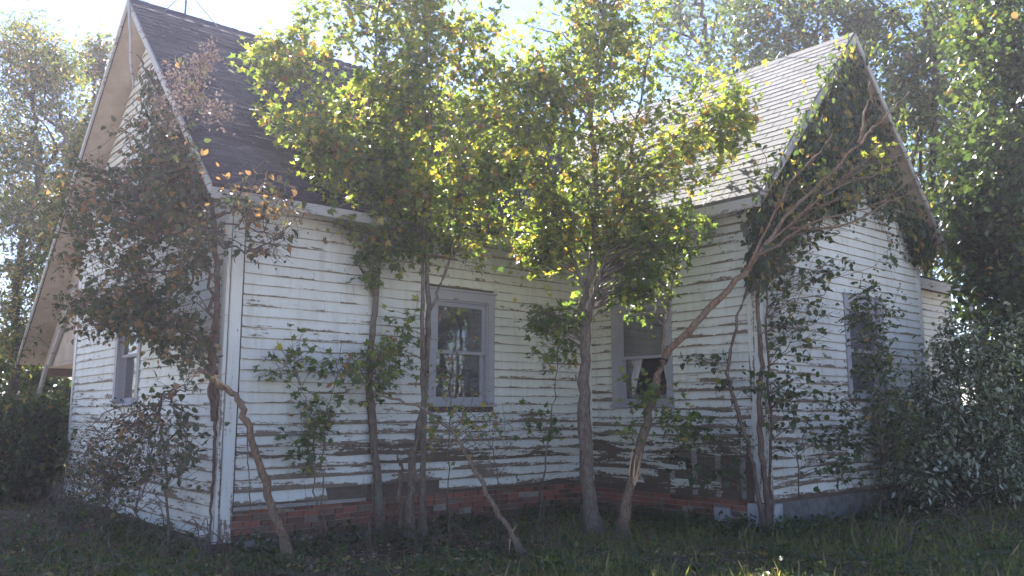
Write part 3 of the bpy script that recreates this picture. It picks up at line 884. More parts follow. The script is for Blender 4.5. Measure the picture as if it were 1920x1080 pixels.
# ================================================================== vegetation
def rv(n, s=1.0):
    return rng.normal(size=(n, 3)) * s
def path_pts(ctrl, per=6):
    """smooth (Catmull-Rom) path through control points"""
    c = [np.array(p, float) for p in ctrl]
    if len(c) < 3:
        return [c[0] + (c[-1] - c[0]) * f for f in np.linspace(0, 1, per)]
    c = [2 * c[0] - c[1]] + c + [2 * c[-1] - c[-2]]
    out = []
    for i in range(1, len(c) - 2):
        for k in range(per):
            t = k / per
            out.append(0.5 * (2 * c[i] + (c[i + 1] - c[i - 1]) * t + (2 * c[i - 1] - 5 * c[i] + 4 * c[i + 1] - c[i + 2]) * t * t + (3 * c[i] - c[i - 1] - 3 * c[i + 1] + c[i + 2]) * t ** 3))
    out.append(c[-2])
    return out

def outside(tip):
    w = tip - C0
    s, t, z = w @ AX, w @ BX, tip[2]
    if S1 - .25 < s < S_END + .1 and -U2 - .15 < t < 6 and z < zwing(s) + .25:
        if t < -U2 + .6:
            return tip - BX * (t + U2 + .2 + random.uniform(0, .4))
        return tip - AX * (s - S1 + .3 + random.uniform(0, .6))
    if -.1 < s < S1 and -.15 < t < 6.7 and z < zmain(t) + .25:
        return tip - BX * (t + .2 + random.uniform(0, .5))
    return tip
class Plant:
    def __init__(self, name, label, cat, base, group=None):
        self.e = empty(name, base)
        self.base = np.array(base, float)
        tag(self.e, label, cat, group)
        self.nodes, self.rads = [], []
        self.tr, self.lv = MB(), Leaves()
        self.br = self.tr
        self.nleaf = 0
    def stem(self, ctrl, r0, r1, sides=8, wob=0.012, node=True, part=None, mat='bark', per=6):
        pts = path_pts(ctrl, per)
        n = len(pts)
        rad = [(r0 + (r1 - r0) * (i / (n - 1)) ** 0.8) * (1 + random.uniform(-.05, .05)) for i in range(n)]
        ph = random.uniform(0, 6)
        rad = [q * (1 + .10 * math.sin(i * 1.1 + ph) * math.sin(i * .47 + ph)) for i, q in enumerate(rad)]
        if ctrl[0][2] < .05 and r0 > .03:
            rad = [q * (1 + .75 * math.exp(-max(pt[2], 0) / .13)) for q, pt in zip(rad, pts)]
        pts = [p + (rng.normal(size=3) * wob if 0 < i < n - 1 else 0) for i, p in enumerate(pts)]
        if node:
            self.nodes += pts
            self.rads += rad
        mb = MB() if part else self.tr
        mb.tube([p - self.base for p in pts], rad, sides)
        if part:
            mb.build(part, mat, self.e, True)
        return pts
    def grow(self, tips, tpl, size, tint, twigs=5, per=9, twl=(0.15, 0.4), zmin=None, start=0.4, droop=0.35, up=0.4, maxr=0.03, sides=5, spread=0.09, bare=0.0):
        """branches from the nearest fitting stem node to each tip, with leafy twigs along them"""
        nd_, rd = np.array(self.nodes), np.array(self.rads)
        ok = np.ones(len(nd_), bool) if zmin is None else nd_[:, 2] > zmin
        nd_, rd = nd_[ok], rd[ok]
        PL, TL, SL, TT = [], [], [], []
        for tip in tips:
            tip = outside(np.array(tip))
            d = np.linalg.norm(nd_ - tip, axis=1)
            cost = d + 1.4 * np.maximum(0, nd_[:, 2] - (tip[2] - 0.35 * d))
            i = int(np.argmin(cost))
            a, L = nd_[i], d[i]
            tj = rng.normal() * 0.08
            ctrl = (a + tip) / 2 + np.array((0, 0, up * 0.3 * L)) + rng.normal(size=3) * 0.08 * L
            n = 5 if L < 0.8 else 7
            f = np.linspace(0, 1, n)[:, None]
            pts = (1 - f) ** 2 * a + 2 * f * (1 - f) * ctrl + f ** 2 * tip
            pts[1:-1] += rng.normal(size=(n - 2, 3)) * 0.02 * L
            r0 = min(rd[i] * 0.6, 0.006 + 0.011 * L, maxr)
            self.br.tube([p - self.base for p in pts], np.linspace(r0, 0.0025, n), sides, False)
            for _ in range(twigs):
                u = random.uniform(start, 1.0) ** 0.8
                k = min(int(u * (n - 1)), n - 2)
                w = u * (n - 1) - k
                q = pts[k] * (1 - w) + pts[k + 1] * w
                dr = (pts[k + 1] - pts[k])
                dr = dr / (np.linalg.norm(dr) + 1e-9) * 0.6 + rng.normal(size=3) * 0.75 + np.array((0, 0, 0.15))
                dr /= np.linalg.norm(dr)
                l = random.uniform(*twl)
                e = q + dr * l + np.array((0, 0, -0.06 * l))
                self.br.tube([q - self.base, (q + e) / 2 + np.array((0, 0, 0.03 * l)) - self.base, e - self.base], [0.0035, 0.0028, 0.0018], 3, False)
                if random.random() < bare:
                    continue
                m = max(2, int(per * random.uniform(0.6, 1.4)))
                ff = rng.uniform(0.15, 1.05, m)[:, None]
                PL.append(q + (e - q) * ff + rng.normal(size=(m, 3)) * spread * 0.45)
                TL.append(rng.normal(size=(m, 3)) * 0.6 + dr * 0.5 + np.array((0, 0, -droop)))
                SL.append(size * rng.uniform(0.45, 1.4, m))
                TT.append(np.clip(tint(m) + tj + rng.normal() * 0.06, 0, 1))
        if PL:
            pos, tp = np.concatenate(PL), np.concatenate(TL)
            nor = rv(len(pos), 0.55) + np.array((0, 0, 1.0))
            self.lv.add(pos - self.base, tp, nor, np.concatenate(SL), np.concatenate(TT), tpl)
            self.nleaf += len(pos)
    def done(self, bark='bark', leaf='maple', trunk='trunk', crown='crown', branches='branches'):
        if self.tr.v:
            self.tr.build(trunk, bark, self.e, True)
        if self.nleaf:
            self.lv.build(crown, leaf, self.e)
        return self.e

def blob(n, x, y, rx, ry, Y, dY):
    """points in an ellipsoid given by a spot of the photo at depth Y"""
    out = []
    while len(out) < n:
        a, b, c = rng.uniform(-1, 1, 3)
        if a * a + b * b + c * c < 1:
            out.append(P(x + a * rx, y + b * ry, Y + c * dY))
    return out
def blob_s(n, x, y, rx, ry, s0, ds):
    """points around a spot of the photo near the plane s = s0 of the house"""
    out = []
    while len(out) < n:
        a, b, c = rng.uniform(-1, 1, 3)
        if a * a + b * b + c * c < 1:
            out.append(PT(x + a * rx, y + b * ry, 0, s0 + c * ds))
    return out
def tints(mean, sd, odd=0.025, oddv=0.92):
    def f(m):
        t = rng.normal(mean, sd, m)
        t = np.clip(t, 0.02, 0.86)
        k = rng.uniform(size=m) < odd
        t[k] = rng.normal(oddv, 0.04, k.sum())
        return t
    return f

# ---- the saplings in front of the long wall
b1 = G(716, 1012)
p = Plant('maple_sapling', 'slender maple sapling with a straight trunk left of the front window', 'tree', b1, 'saplings before the long wall')
Y = b1[1]
p.stem([b1, P(707, 880, Y), P(694, 700, Y), P(704, 560, Y), P(712, 420, Y), P(690, 250, Y - .1), P(705, 100, Y - .1), P(720, -60, Y)], 0.068, 0.012)
p.stem([P(704, 560, Y), P(660, 470, Y - .1), P(610, 380, Y - .2), P(560, 290, Y - .2)], 0.026, 0.006)
p.stem([P(712, 400, Y), P(640, 270, Y - .2), P(580, 150, Y - .3), P(520, 70, Y - .3)], 0.03, 0.006)
tips = blob(56, 680, 120, 120, 170, Y, .9) + blob(36, 670, 330, 100, 100, Y, .7) + blob(14, 520, 110, 55, 50, Y - .3, .35) + blob(12, 520, 280, 65, 40, Y - .2, .3) + blob(16, 590, 300, 60, 70, Y - .2, .35) + blob(22, 690, -60, 130, 60, Y, .9)
tips += blob(26, 650, 230, 200, 240, Y - .1, 1.1) + blob(18, 640, 420, 110, 60, Y, .5)
p.grow(tips, T_MAPLE, 0.088, tints(0.54, 0.2), twigs=7, per=6, twl=(.15, .5), spread=.14)
tips = blob(14, 670, 470, 60, 60, Y, .35) + blob(8, 665, 690, 50, 60, Y - .1, .3)
p.grow(tips, T_MAPLE, 0.09, tints(0.3, 0.12), twigs=4, per=5)
p.done()

b2 = G(768, 1016)
p = Plant('maple_sapling', 'twin stemmed maple sapling crossing the front window edge', 'tree', b2, 'saplings before the long wall')
Y = b2[1]
p.stem([b2, P(772, 900, Y), P(792, 770, Y + .05), P(801, 640, Y + .05), P(803, 540, Y), P(795, 400, Y), P(810, 250, Y), P(800, 90, Y), P(815, -80, Y)], 0.06, 0.012)
p.stem([G(792, 1012), P(793, 900, Y), P(796, 770, Y), P(790, 640, Y - .08), P(792, 500, Y - .08), P(775, 360, Y), P(760, 220, Y), P(770, 60, Y)], 0.05, 0.01)
p.stem([P(803, 600, Y), P(830, 520, Y), P(856, 440, Y), P(880, 300, Y), P(890, 160, Y)], 0.024, 0.006)
tips = blob(58, 825, 110, 110, 170, Y, .9) + blob(40, 800, 320, 120, 90, Y, .8) + blob(22, 830, -60, 130, 60, Y, .9) + blob(16, 910, 300, 50, 80, Y, .5)
tips += blob(30, 870, 200, 150, 230, Y - .1, 1.1) + blob(20, 850, 420, 130, 60, Y, .5)
p.grow(tips, T_MAPLE, 0.088, tints(0.54, 0.2), twigs=7, per=6, twl=(.15, .5), spread=.14)
tips = blob(18, 800, 440, 100, 50, Y, .4) + blob(5, 760, 620, 30, 60, Y, .2)
p.grow(tips, T_MAPLE, 0.088, tints(0.33, 0.14), twigs=4, per=5)
p.done()

b3 = G(1113, 1006)
p = Plant('maple_tree', 'largest maple with thick forked trunk in front of the inner corner', 'tree', b3, 'saplings before the long wall')
Y = b3[1]
p.stem([b3, P(1103, 900, Y), P(1094, 760, Y), P(1098, 640, Y), P(1092, 570, Y), P(1112, 490, Y), P(1118, 360, Y), P(1108, 200, Y), P(1130, 60, Y), P(1140, -80, Y)], 0.112, 0.014, 10)
p.stem([P(1098, 620, Y), P(1126, 510, Y - .1), P(1160, 400, Y - .1), P(1190, 250, Y - .1), P(1220, 90, Y)], 0.045, 0.01)
p.stem([P(1100, 560, Y), P(1060, 440, Y + .1), P(1030, 310, Y + .1), P(990, 200, Y + .1)], 0.035, 0.008)
p.stem([P(1118, 380, Y), P(1200, 290, Y), P(1300, 240, Y), P(1390, 190, Y + .1)], 0.03, 0.006)
tips = blob(72, 1130, 110, 130, 180, Y, 1.0) + blob(54, 1140, 330, 140, 100, Y, .9) + blob(40, 1010, 230, 60, 150, Y, .7) + blob(30, 1310, 260, 90, 90, Y, .7) + blob(12, 1390, 190, 50, 60, Y, .4) + blob(22, 1010, 440, 60, 60, Y, .5) + blob(22, 1150, -60, 140, 50, Y, .9)
tips += blob(26, 945, 190, 70, 200, Y - .2, .8) + blob(36, 1150, 230, 240, 240, Y - .1, 1.2) + blob(24, 1120, 440, 150, 70, Y, .5)
p.grow(tips, T_MAPLE, 0.088, tints(0.54, 0.2), twigs=7, per=6, twl=(.15, .5), spread=.14)
tips = blob(34, 1240, 430, 120, 60, Y, .6) + blob(14, 1040, 590, 50, 70, Y, .4) + blob(20, 1210, 520, 80, 50, Y - .1, .4)
p.grow(tips, T_MAPLE, 0.09, tints(0.36, 0.15), twigs=5, per=7)
p.done()

b4 = G(1163, 1008)
p = Plant('leaning_tree', 'split reddish trunk leaning right with bare branches before the wing', 'tree', b4, 'saplings before the long wall')
Y = b4[1]
p.stem([b4, P(1184, 900, Y), P(1213, 790, Y), P(1238, 690, Y), P(1258, 655, Y), P(1330, 580, Y - .15), P(1405, 500, Y - .3)], 0.07, 0.04, 9)
p.stem([P(1405, 500, Y - .3), P(1470, 410, Y - .4), P(1560, 320, Y - .5), P(1640, 240, Y - .6), P(1705, 172, Y - .6)], 0.034, 0.008)
for c in ([(1440, 455), (1540, 370), (1650, 320), (1760, 270)], [(1420, 480), (1530, 415), (1640, 385), (1745, 310)], [(1480, 430), (1590, 420), (1680, 370), (1740, 365)], [(1400, 505), (1480, 350), (1530, 290), (1560, 250)], [(1610, 268), (1625, 200), (1632, 150)]):
    p.stem([P(x, y, Y - .35 - .1 * i) for i, (x, y) in enumerate(c)], 0.021, 0.006, 5)
for k in range(14):
    x0, y0 = random.uniform(1420, 1600), 0
    y0 = 490 - (x0 - 1410) * .9
    dx_, dy_ = random.uniform(90, 210), random.uniform(-170, 10)
    p.stem([P(x0, y0, Y - .35), P(x0 + dx_ * .5, y0 + dy_ * .5 - 14, Y - .4 + random.uniform(-.2, .1)), P(x0 + dx_, y0 + dy_, Y - .5 + random.uniform(-.3, .1))], 0.010, 0.003, 4, .012)
p.stem([P(1243, 665, Y), P(1248, 600, Y), P(1262, 520, Y), P(1255, 460, Y)], 0.022, 0.008, 6)
p.stem([P(1213, 856, Y), P(1280, 850, Y - .1), P(1380, 862, Y - .2)], 0.008, 0.003, 4)
tips = blob(12, 1560, 340, 120, 80, Y - .45, .25) + blob(5, 1640, 300, 60, 40, Y - .6, .2)
p.grow(tips, T_MAPLE, 0.075, tints(0.68, 0.12, 0.12), twigs=3, per=3, maxr=.008)
tips = blob(8, 1215, 570, 40, 40, Y - .05, .25) + blob(10, 1290, 800, 110, 40, Y - .1, .3)+ blob(8, 1210, 745, 60, 25, Y - .1, .2)
p.grow(tips, T_MAPLE, 0.08, tints(0.42, 0.16), twigs=4, per=5)
mb = MB()
for q in range(6):
    a = P(1184 + random.uniform(-8, 8), 905 + random.uniform(-14, 6), Y - .06) - p.base
    mb.tube([a, a + np.array((random.uniform(.0, .12), -.03, random.uniform(.15, .42)))], [0.014, 0.003], 4)
mb.build('splinter', 'rawwood', p.e)
p.done('bark_red')

# ---- broken and fallen stems
b5 = G(545, 1050)
p = Plant('broken_trunk', 'brown broken trunk leaning onto the near house corner', 'dead tree', b5)
Y = b5[1]
p.stem([b5, P(520, 980, Y), P(486, 870, Y), P(462, 790, Y - .03), P(440, 742, Y - .05), P(405, 715, Y - .08), P(372, 690, Y - .1)], 0.052, 0.03, 9)
mb = MB()
for q in range(7):
    a = P(385 + random.uniform(-14, 40), 706 + random.uniform(-6, 16), Y - .1) - p.base
    mb.tube([a, a + np.array((random.uniform(-.16, .22), -.04, random.uniform(-.14, .10)))], [0.015, 0.003], 4)
mb.build('splinter', 'rawwood', p.e)
p.stem([P(462, 790, Y), P(466, 880, Y), P(470, 980, Y)], 0.008, 0.006, 4)
p.done('bark_red')

b6 = G(985, 1042)
p = Plant('fallen_sapling', 'snapped thin sapling leaning left across the wall below the window', 'dead tree', b6)
Y = b6[1]
p.stem([b6, P(935, 965, Y), P(890, 880, Y + .05), P(850, 810, Y + .1), P(790, 765, Y + .15), P(700, 735, Y + .2)], 0.036, 0.014, 7)
p.stem([P(850, 810, Y + .1), P(880, 760, Y + .1), P(900, 700, Y + .1)], 0.01, 0.004, 4)
mb = MB()
for q in range(5):
    a = P(955 + random.uniform(-8, 8), 1000 + random.uniform(-14, 10), Y) - p.base
    mb.tube([a, a + np.array((random.uniform(-.05, .06), -.03, random.uniform(-.16, .1)))], [0.012, 0.003], 4)
mb.build('splinter', 'rawwood', p.e)
p.grow(blob(10, 860, 800, 90, 40, Y + .15, .15), T_MAPLE, 0.06, tints(0.55, 0.2, .3), twigs=4, per=4, maxr=.006)
p.done('deadwood')

b7 = G(750, 1014)
p = Plant('splintered_stump', 'short splintered stump beside the twin stemmed sapling', 'stump', b7)
Y = b7[1]
p.stem([b7, P(751, 930, Y), P(750, 880, Y), P(746, 852, Y)], 0.045, 0.012, 7)
p.done('bark_red')

# ---- small seedlings against the long wall
def seedling(name, label, base_px, ctrl, r, blobs, n, tint, size=0.085, tpl=T_MAPLE, leaf='maple', bark='bark', Y=None, twigs=3, per=4, group='seedlings against the walls', cat='seedling', dy=.18, **kw):
    b = G(*base_px)
    w = b - C0
    if w @ BX > -.2 and 0 < w @ AX < S1:
        b = b - BX * (w @ BX + .22)
    if Y is None:
        Y = b[1]
        if base_px[0] < 720:
            Y = LW((b - C0) @ AX, -.3, 0)[1] - .22
    p = Plant(name, label, cat, b, group)
    p.stem([b] + [P(x, y, Y) for x, y in ctrl], r, 0.004, 5)
    tips = []
    for (x, y, rx, ry) in blobs:
        tips += blob(n, x, y, rx, ry, Y, dy)
    p.grow(tips, tpl, size, tint, twigs=twigs, per=per, maxr=0.006, **kw)
    p.done(bark, leaf)
    return p
seedling('seedling', 'leafy seedling climbing the long wall beside the broken trunk', (592, 1022), [(590, 920), (585, 800), (560, 720), (520, 640)], 0.012, [(530, 690, 24, 75), (578, 820, 28, 60)], 12, tints(0.25, 0.12, .12, .8))
seedling('seedling', 'leafy seedling with rusty top between broken trunk and slender sapling', (600, 1020), [(604, 900), (615, 780), (632, 700), (640, 640)], 0.011, [(636, 700, 24, 60), (606, 790, 24, 45)], 10, tints(0.28, 0.14, .15, .9))
seedling('seedling', 'yellow green seedling in front of the slender sapling trunk', (690, 1025), [(700, 900), (705, 780), (715, 700)], 0.01, [(722, 690, 30, 45)], 14, tints(0.55, 0.12))
seedling('seedling', 'thin dark seedling between window and largest maple', (1010, 1000), [(1018, 900), (1035, 780), (1045, 680), (1050, 560)], 0.018, [(1040, 640, 40, 70), (1020, 800, 40, 25)], 9, tints(0.38, 0.14), Y=11.4)
seedling('seedling', 'dry brown seedling standing before the window', (842, 1020), [(840, 900), (845, 780), (850, 690), (855, 600)], 0.011, [(850, 690, 40, 90), (880, 800, 60, 40)], 9, tints(0.62, 0.2, .35, .95), size=.06, per=3)
seedling('seedling', 'low grey twiggy seedling below the window', (930, 1010), [(935, 920), (925, 850), (930, 790)], 0.01, [(930, 820, 60, 50)], 9, tints(0.3, 0.2, .3, .98), size=.05, per=3, bare=.5)
seedling('sapling', 'dark leafy sapling covering the wing window', (1655, 945), [(1650, 850), (1652, 760), (1645, 640), (1640, 560)], 0.02, [(1640, 590, 50, 55), (1640, 690, 55, 60), (1590, 800, 60, 60), (1680, 800, 50, 60)], 13, tints(0.35, 0.15), tpl=T_OVAL, size=.075, leaf='dark_leaf', Y=11.7, twigs=5, per=6)
seedling('seedling', 'sprawling leafy seedling low on the wing gable wall', (1500, 975), [(1495, 880), (1510, 800), (1530, 740)], 0.012, [(1500, 760, 60, 50), (1530, 850, 70, 40), (1580, 880, 60, 30)], 8, tints(0.3, 0.12), tpl=T_OVAL, size=.08, leaf='dark_leaf', Y=11.0, twigs=3, per=3)

# ---- vines
def surface_leaves(p, n, region, tpl, size, tint, nrm, depth):
    """leaves hanging in a mat on a wall; region(): one random wall point"""
    pos = np.array([region() for _ in range(n)]) + np.array(nrm)[None] * rng.uniform(0.02, depth, n)[:, None]
    tip = rv(n, 0.35) + np.array((0, 0, -1.0))
    nor = rv(n, 0.45) + np.array(nrm)[None] * 0.9 + np.array((0, 0, .4))
    p.lv.add(pos - p.base, tip, nor, size * rng.uniform(.6, 1.3, n), tint(n), tpl)
    p.nleaf += n

# vine at the near corner
bL = LW(-0.12, -0.12, 0.0)
p = Plant('corner_vine', 'tangled brown and green vine climbing the near corner and gable', 'vine', bL, 'vines on the house')
def q(s, t, z):
    return LW(s, t, z)
p.stem([bL, q(-.07, .04, .5), q(-.06, .05, 1.0), q(-.06, .06, 1.5)], 0.012, 0.02, 5, .006)
p.stem([q(-.06, .06, 1.5), q(-.09, .07, 2.0), q(-.1, .08, 2.4), q(-.11, .1, 3.2), q(-.16, .25, 4.0), q(-.3, .7, 4.7), q(-.4, 1.3, 5.4), q(-.45, 2.0, 6.1), q(-.45, 2.7, 6.7)], 0.05, 0.014, 7, .015)
p.stem([q(-.1, .05, 1.7), q(-.12, .12, 2.2), q(-.15, .12, 2.8), q(-.2, .3, 3.7), q(-.4, .9, 4.4), q(-.5, 1.6, 4.9)], 0.035, 0.01, 6, .03)
Yc = bL[1]
for c in ([(392, 450), (330, 400), (250, 350), (160, 290)], [(388, 470), (300, 450), (210, 400), (110, 360)], [(390, 500), (320, 510), (220, 520), (130, 560)], [(395, 440), (430, 420), (510, 440), (570, 400)],
          [(395, 450), (450, 470), (510, 450), (560, 380)], [(390, 420), (360, 330), (350, 230), (375, 130)], [(390, 430), (340, 380), (290, 290), (255, 200)], [(390, 480), (330, 560), (270, 600), (170, 610)], [(385, 470), (340, 440), (240, 440), (150, 450)], [(392, 430), (440, 380), (480, 330), (500, 300)]):
    if c[-1][0] < 300:
        p.stem([PT(x, y, 0, -.25 - .22 * i) for i, (x, y) in enumerate(c)], 0.018, 0.005, 5, .03)
    else:
        p.stem([P(x, y, Yc - .1 - (.14 * i if x > 395 else .02 * i)) for i, (x, y) in enumerate(c)], 0.017, 0.004, 5, .03)
tips = blob_s(60, 300, 320, 75, 130, -.4, .3) + blob_s(70, 300, 450, 110, 130, -.5, .4) + blob_s(40, 150, 400, 75, 110, -1.0, .4) + blob_s(70, 220, 585, 115, 45, -.7, .4) + blob_s(16, 335, 640, 45, 40, -.35, .2)
p.grow(tips, T_OVAL, 0.078, tints(0.36, 0.2, .16, .88), twigs=7, per=6, maxr=.008, bare=.2, up=.2)
tips = blob(30, 490, 370, 80, 45, Yc - .35, .25) + blob(10, 510, 450, 50, 30, Yc - .35, .2)
p.grow(tips, T_OVAL, 0.07, tints(0.5, 0.22, .3, .92), twigs=4, per=4, maxr=.007, bare=.3)
surface_leaves(p, 1500, lambda: (lambda z: q(-0.02, random.uniform(.15, 1) * 0 + max(0.3, random.gauss(1.2 + (z - 4.6) * .75, .42)), z))(random.uniform(4.2, 6.5)), T_OVAL, 0.09, tints(0.3, 0.2, .15, .85), -AX, .35)
# dry flower heads
fl = Leaves()
for (x, y) in ((330, 170), (345, 150), (362, 130), (383, 110), (388, 100), (325, 140), (372, 150), (352, 190), (390, 205), (405, 200), (415, 215), (340, 200), (300, 190), (320, 230), (365, 175), (375, 125)):
    c = P(x + random.uniform(-6, 6), y, Yc - .15 + random.uniform(-.15, .15))
    m = 90
    o_ = rv(m, 1.0) * np.array((.075, .06, .085)) + c - p.base
    fl.add(o_, rv(m), rv(m), 0.045, rng.uniform(0, 1, m), T_DIAM)
fl.build('dry_flower_heads', 'panicle', p.e)
p.done('twig', 'vine_leaf', 'vine_stem', 'foliage')

# broken drooping bush below the gable window
SB = -.5
bB = PT(318, 1000, 0, SB); bB[2] = 0
p = Plant('drooping_bush', 'bent over twiggy bush drooping under the gable window', 'bush', bB)
p.stem([bB, PT(312, 900, 0, SB), PT(298, 780, 0, SB), PT(306, 738, 0, SB)], 0.013, 0.018, 6)
for k, c in enumerate(([(300, 760), (262, 770), (200, 800), (150, 860)], [(300, 755), (250, 790), (190, 870), (130, 930)], [(300, 770), (270, 830), (230, 900), (190, 960)], [(300, 760), (230, 760), (180, 790), (140, 840)],
          [(304, 742), (330, 760), (350, 830), (340, 900)], [(300, 780), (280, 850), (265, 930), (250, 970)], [(306, 740), (340, 732), (385, 730)], [(300, 775), (250, 830), (200, 890), (120, 960)], [(300, 770), (240, 800), (170, 840), (140, 900)])):
    p.stem([PT(x, y, 0, SB - .1 * i * (1 + .3 * (k % 3))) for i, (x, y) in enumerate(c)], 0.013, 0.004, 5, .02)
tips = blob_s(80, 225, 850, 95, 85, SB - .3, .35) + blob_s(56, 175, 910, 75, 65, SB - .3, .35) + blob_s(10, 275, 785, 35, 40, SB, .2)
p.grow(tips, T_OVAL, 0.055, tints(0.3, 0.2, .2, .93), twigs=5, per=4, maxr=.007, bare=.4, up=.6)
tips = blob_s(16, 350, 830, 30, 70, SB, .15) + blob_s(8, 335, 740, 35, 30, SB, .15)
p.grow(tips, T_OVAL, 0.08, tints(0.32, 0.1), twigs=3, per=4, maxr=.006)
p.done('twig', 'vine_leaf', 'stem', 'foliage')

# vine on the wing corner and gable
bR = LW(S1 - .12, -U2 - .1, 0)
p = Plant('gable_vine', 'dense dark vine covering the upper wing gable above its corner', 'vine', bR, 'vines on the house')
def g(x, z, d=.1):
    return LW(S1 + x, -U2 - d, z)
p.stem([bR, g(-.15, .8), g(-.2, 1.5), g(-.12, 2.2), g(-.14, 3.0), g(.0, 3.9), g(.5, 4.8), g(1.2, 5.6), g(1.9, 6.4), g(2.4, 7.0)], 0.045, 0.012, 8, .012)
p.stem([g(-.22, 0.02), g(-.24, .9, .0), g(-.45, 1.7, -.1), g(-.5, 2.1, -.15), g(-.42, 2.6, -.1), g(-.2, 3.4, .05), g(.3, 4.3), g(1.2, 4.9), g(2.4, 5.3), g(3.6, 5.2)], 0.034, 0.008, 7, .012)
p.stem([g(-.05, 0.02, .12), g(-.02, 1.2, .12), g(.02, 2.4, .12), g(.15, 3.6, .12), g(.8, 4.6)], 0.025, 0.01, 6, .02)
def reg():
    while True:
        x, z = random.uniform(-.35, W2 + .2), random.uniform(3.0, 7.3)
        top = zwing(S1 + x) - .1
        lowb = 4.6 - .5 * math.sin(x * 1.4 + .4) + .25 * math.sin(x * 5)
        if x < 1.1:
            lowb = 3.3 + x * .9
        if lowb < z < top and random.random() < min(1, (z - lowb) * 2.2 + .12) and not (x > 3.3 and z > 4.9 and random.random() < .7):
            return LW(S1 + x, -U2, z)
surface_leaves(p, 7500, reg, T_OVAL, 0.11, tints(0.22, 0.17, .10, .9), -BX, .33)
tips = [g(random.uniform(-.4, .5), random.uniform(1.0, 4.2), random.uniform(.1, .35)) for _ in range(40)] + [g(random.uniform(.3, 4.2), random.uniform(3.7, 5.2), random.uniform(.1, .4)) for _ in range(34)] + [g(random.uniform(.1, 1.6), random.uniform(2.6, 4.2), random.uniform(.1, .4)) for _ in range(22)]
p.grow(tips, T_OVAL, 0.085, tints(0.28, 0.16, .1, .9), twigs=4, per=4, maxr=.008, up=.1)
for k in range(46):
    f = random.uniform(.02, 1) ** .8
    sd_ = random.choice((-1, -1, 1))
    c = LW(RS + sd_ * f * (RS - RE), TG - .04, RZ - f * (RZ - REZ) + .02)
    surface_leaves(p, int(rng.uniform(6, 22)), lambda: c + rng.normal(size=3) * np.array((.13, .1, .15)), T_OVAL, .085, tints(.4, .2, .12, .85), -BX, .12)
tips = blob(16, 1450, 310, 70, 110, 10.9, .25)
p.grow(tips, T_OVAL, 0.10, tints(0.4, 0.2, .12, .8), twigs=2, per=3, maxr=.006)
p.done('twig', 'dark_leaf', 'vine_stem', 'foliage')

# wall vines low on the side wall
seedling('wall_vine', 'low leafy vine over the rotted boards of the wing side wall', (1392, 985), [(1390, 900), (1385, 800), (1370, 740), (1360, 660)], 0.012, [(1330, 700, 60, 60), (1300, 800, 90, 40), (1370, 860, 40, 50), (1260, 870, 80, 40)], 8, tints(0.28, 0.12), tpl=T_OVAL, size=.085, leaf='dark_leaf', Y=11.25, twigs=3, per=4, cat='vine', group='vines on the house', dy=.3)

# ---- shrubs at the right
bS = G(1800, 985)
p = Plant('pale_leaved_shrub', 'arching shrub showing pale leaf undersides beside the annex', 'shrub', bS)
Y = bS[1] + .6
for c in ([(1800, 930), (1790, 800), (1740, 720), (1690, 690)], [(1810, 930), (1830, 790), (1850, 680), (1900, 640)], [(1790, 940), (1750, 860), (1700, 830)], [(1805, 920), (1800, 760), (1790, 650), (1770, 600)], [(1820, 930), (1880, 820), (1940, 760)], [(1815, 930), (1850, 850), (1900, 840)]):
    p.stem([bS] + [P(x, y, Y) for x, y in c], 0.024, 0.006, 5, .03)
tips = blob(80, 1810, 740, 120, 100, Y, .7) + blob(56, 1760, 860, 100, 70, Y - .1, .6) + blob(60, 1890, 840, 90, 100, Y, .7)
def silver(m):
    t = rng.normal(.3, .15, m); k = rng.uniform(size=m) < .3; t[k] = rng.uniform(.68, 1, k.sum()); return t
p.grow(tips[::2], T_LANCE, 0.10, silver, twigs=6, per=8, maxr=.01, droop=.8, twl=(.15, .55), spread=.16)
p.grow(tips[1::2] + blob(24, 1840, 640, 90, 60, Y, .5) + blob(20, 1700, 760, 60, 80, Y - .1, .4), T_OVAL, 0.075, silver, twigs=6, per=7, maxr=.01, droop=.5, twl=(.15, .5), spread=.14)
p.done('bark_dark', 'silver_leaf', 'stem', 'foliage')

# ---- big trees
def big_tree(name, label, base, trunks, blobs, leaf, size, tint, tpl=T_OVAL, bark='bark_dark', twigs=8, per=9, group=None, dens=1.0, **kw):
    p = Plant(name, label, 'tree', base, group)
    for ctrl, r0, r1 in trunks:
        p.stem(ctrl, r0, r1, 8, .04)
    tips = []
    for b in blobs:
        tips += blob(int(b[0] * dens), *b[1:])
    p.grow(tips, tpl, size, tint, twigs=twigs, per=per, twl=(.3, .8), maxr=.06, spread=.25, sides=4, **kw)
    return p.done(bark, leaf)
def flat(x, y, Y):
    q = P(x, y, Y); q[2] = -.05; return q
# dense tree by the annex at the right edge
Y = 14.5
big_tree('broadleaf_tree', 'dense dark tree at the right edge hanging over the annex', flat(1930, 930, Y),
         [([flat(1930, 930, Y), P(1925, 700, Y), P(1915, 450, Y), P(1900, 200, Y), P(1890, -60, Y)], .16, .04)],
         [(80, 1890, 560, 85, 190, Y, 1.2), (80, 1890, 250, 120, 210, Y, 1.5), (40, 1880, 60, 130, 130, Y, 1.5), (50, 1830, 420, 60, 130, Y + .4, .8), (50, 1930, 780, 90, 130, Y, 1.0)], 'dark_leaf', .12, tints(.3, .16, .03), twigs=9, per=10, group='trees behind the house')
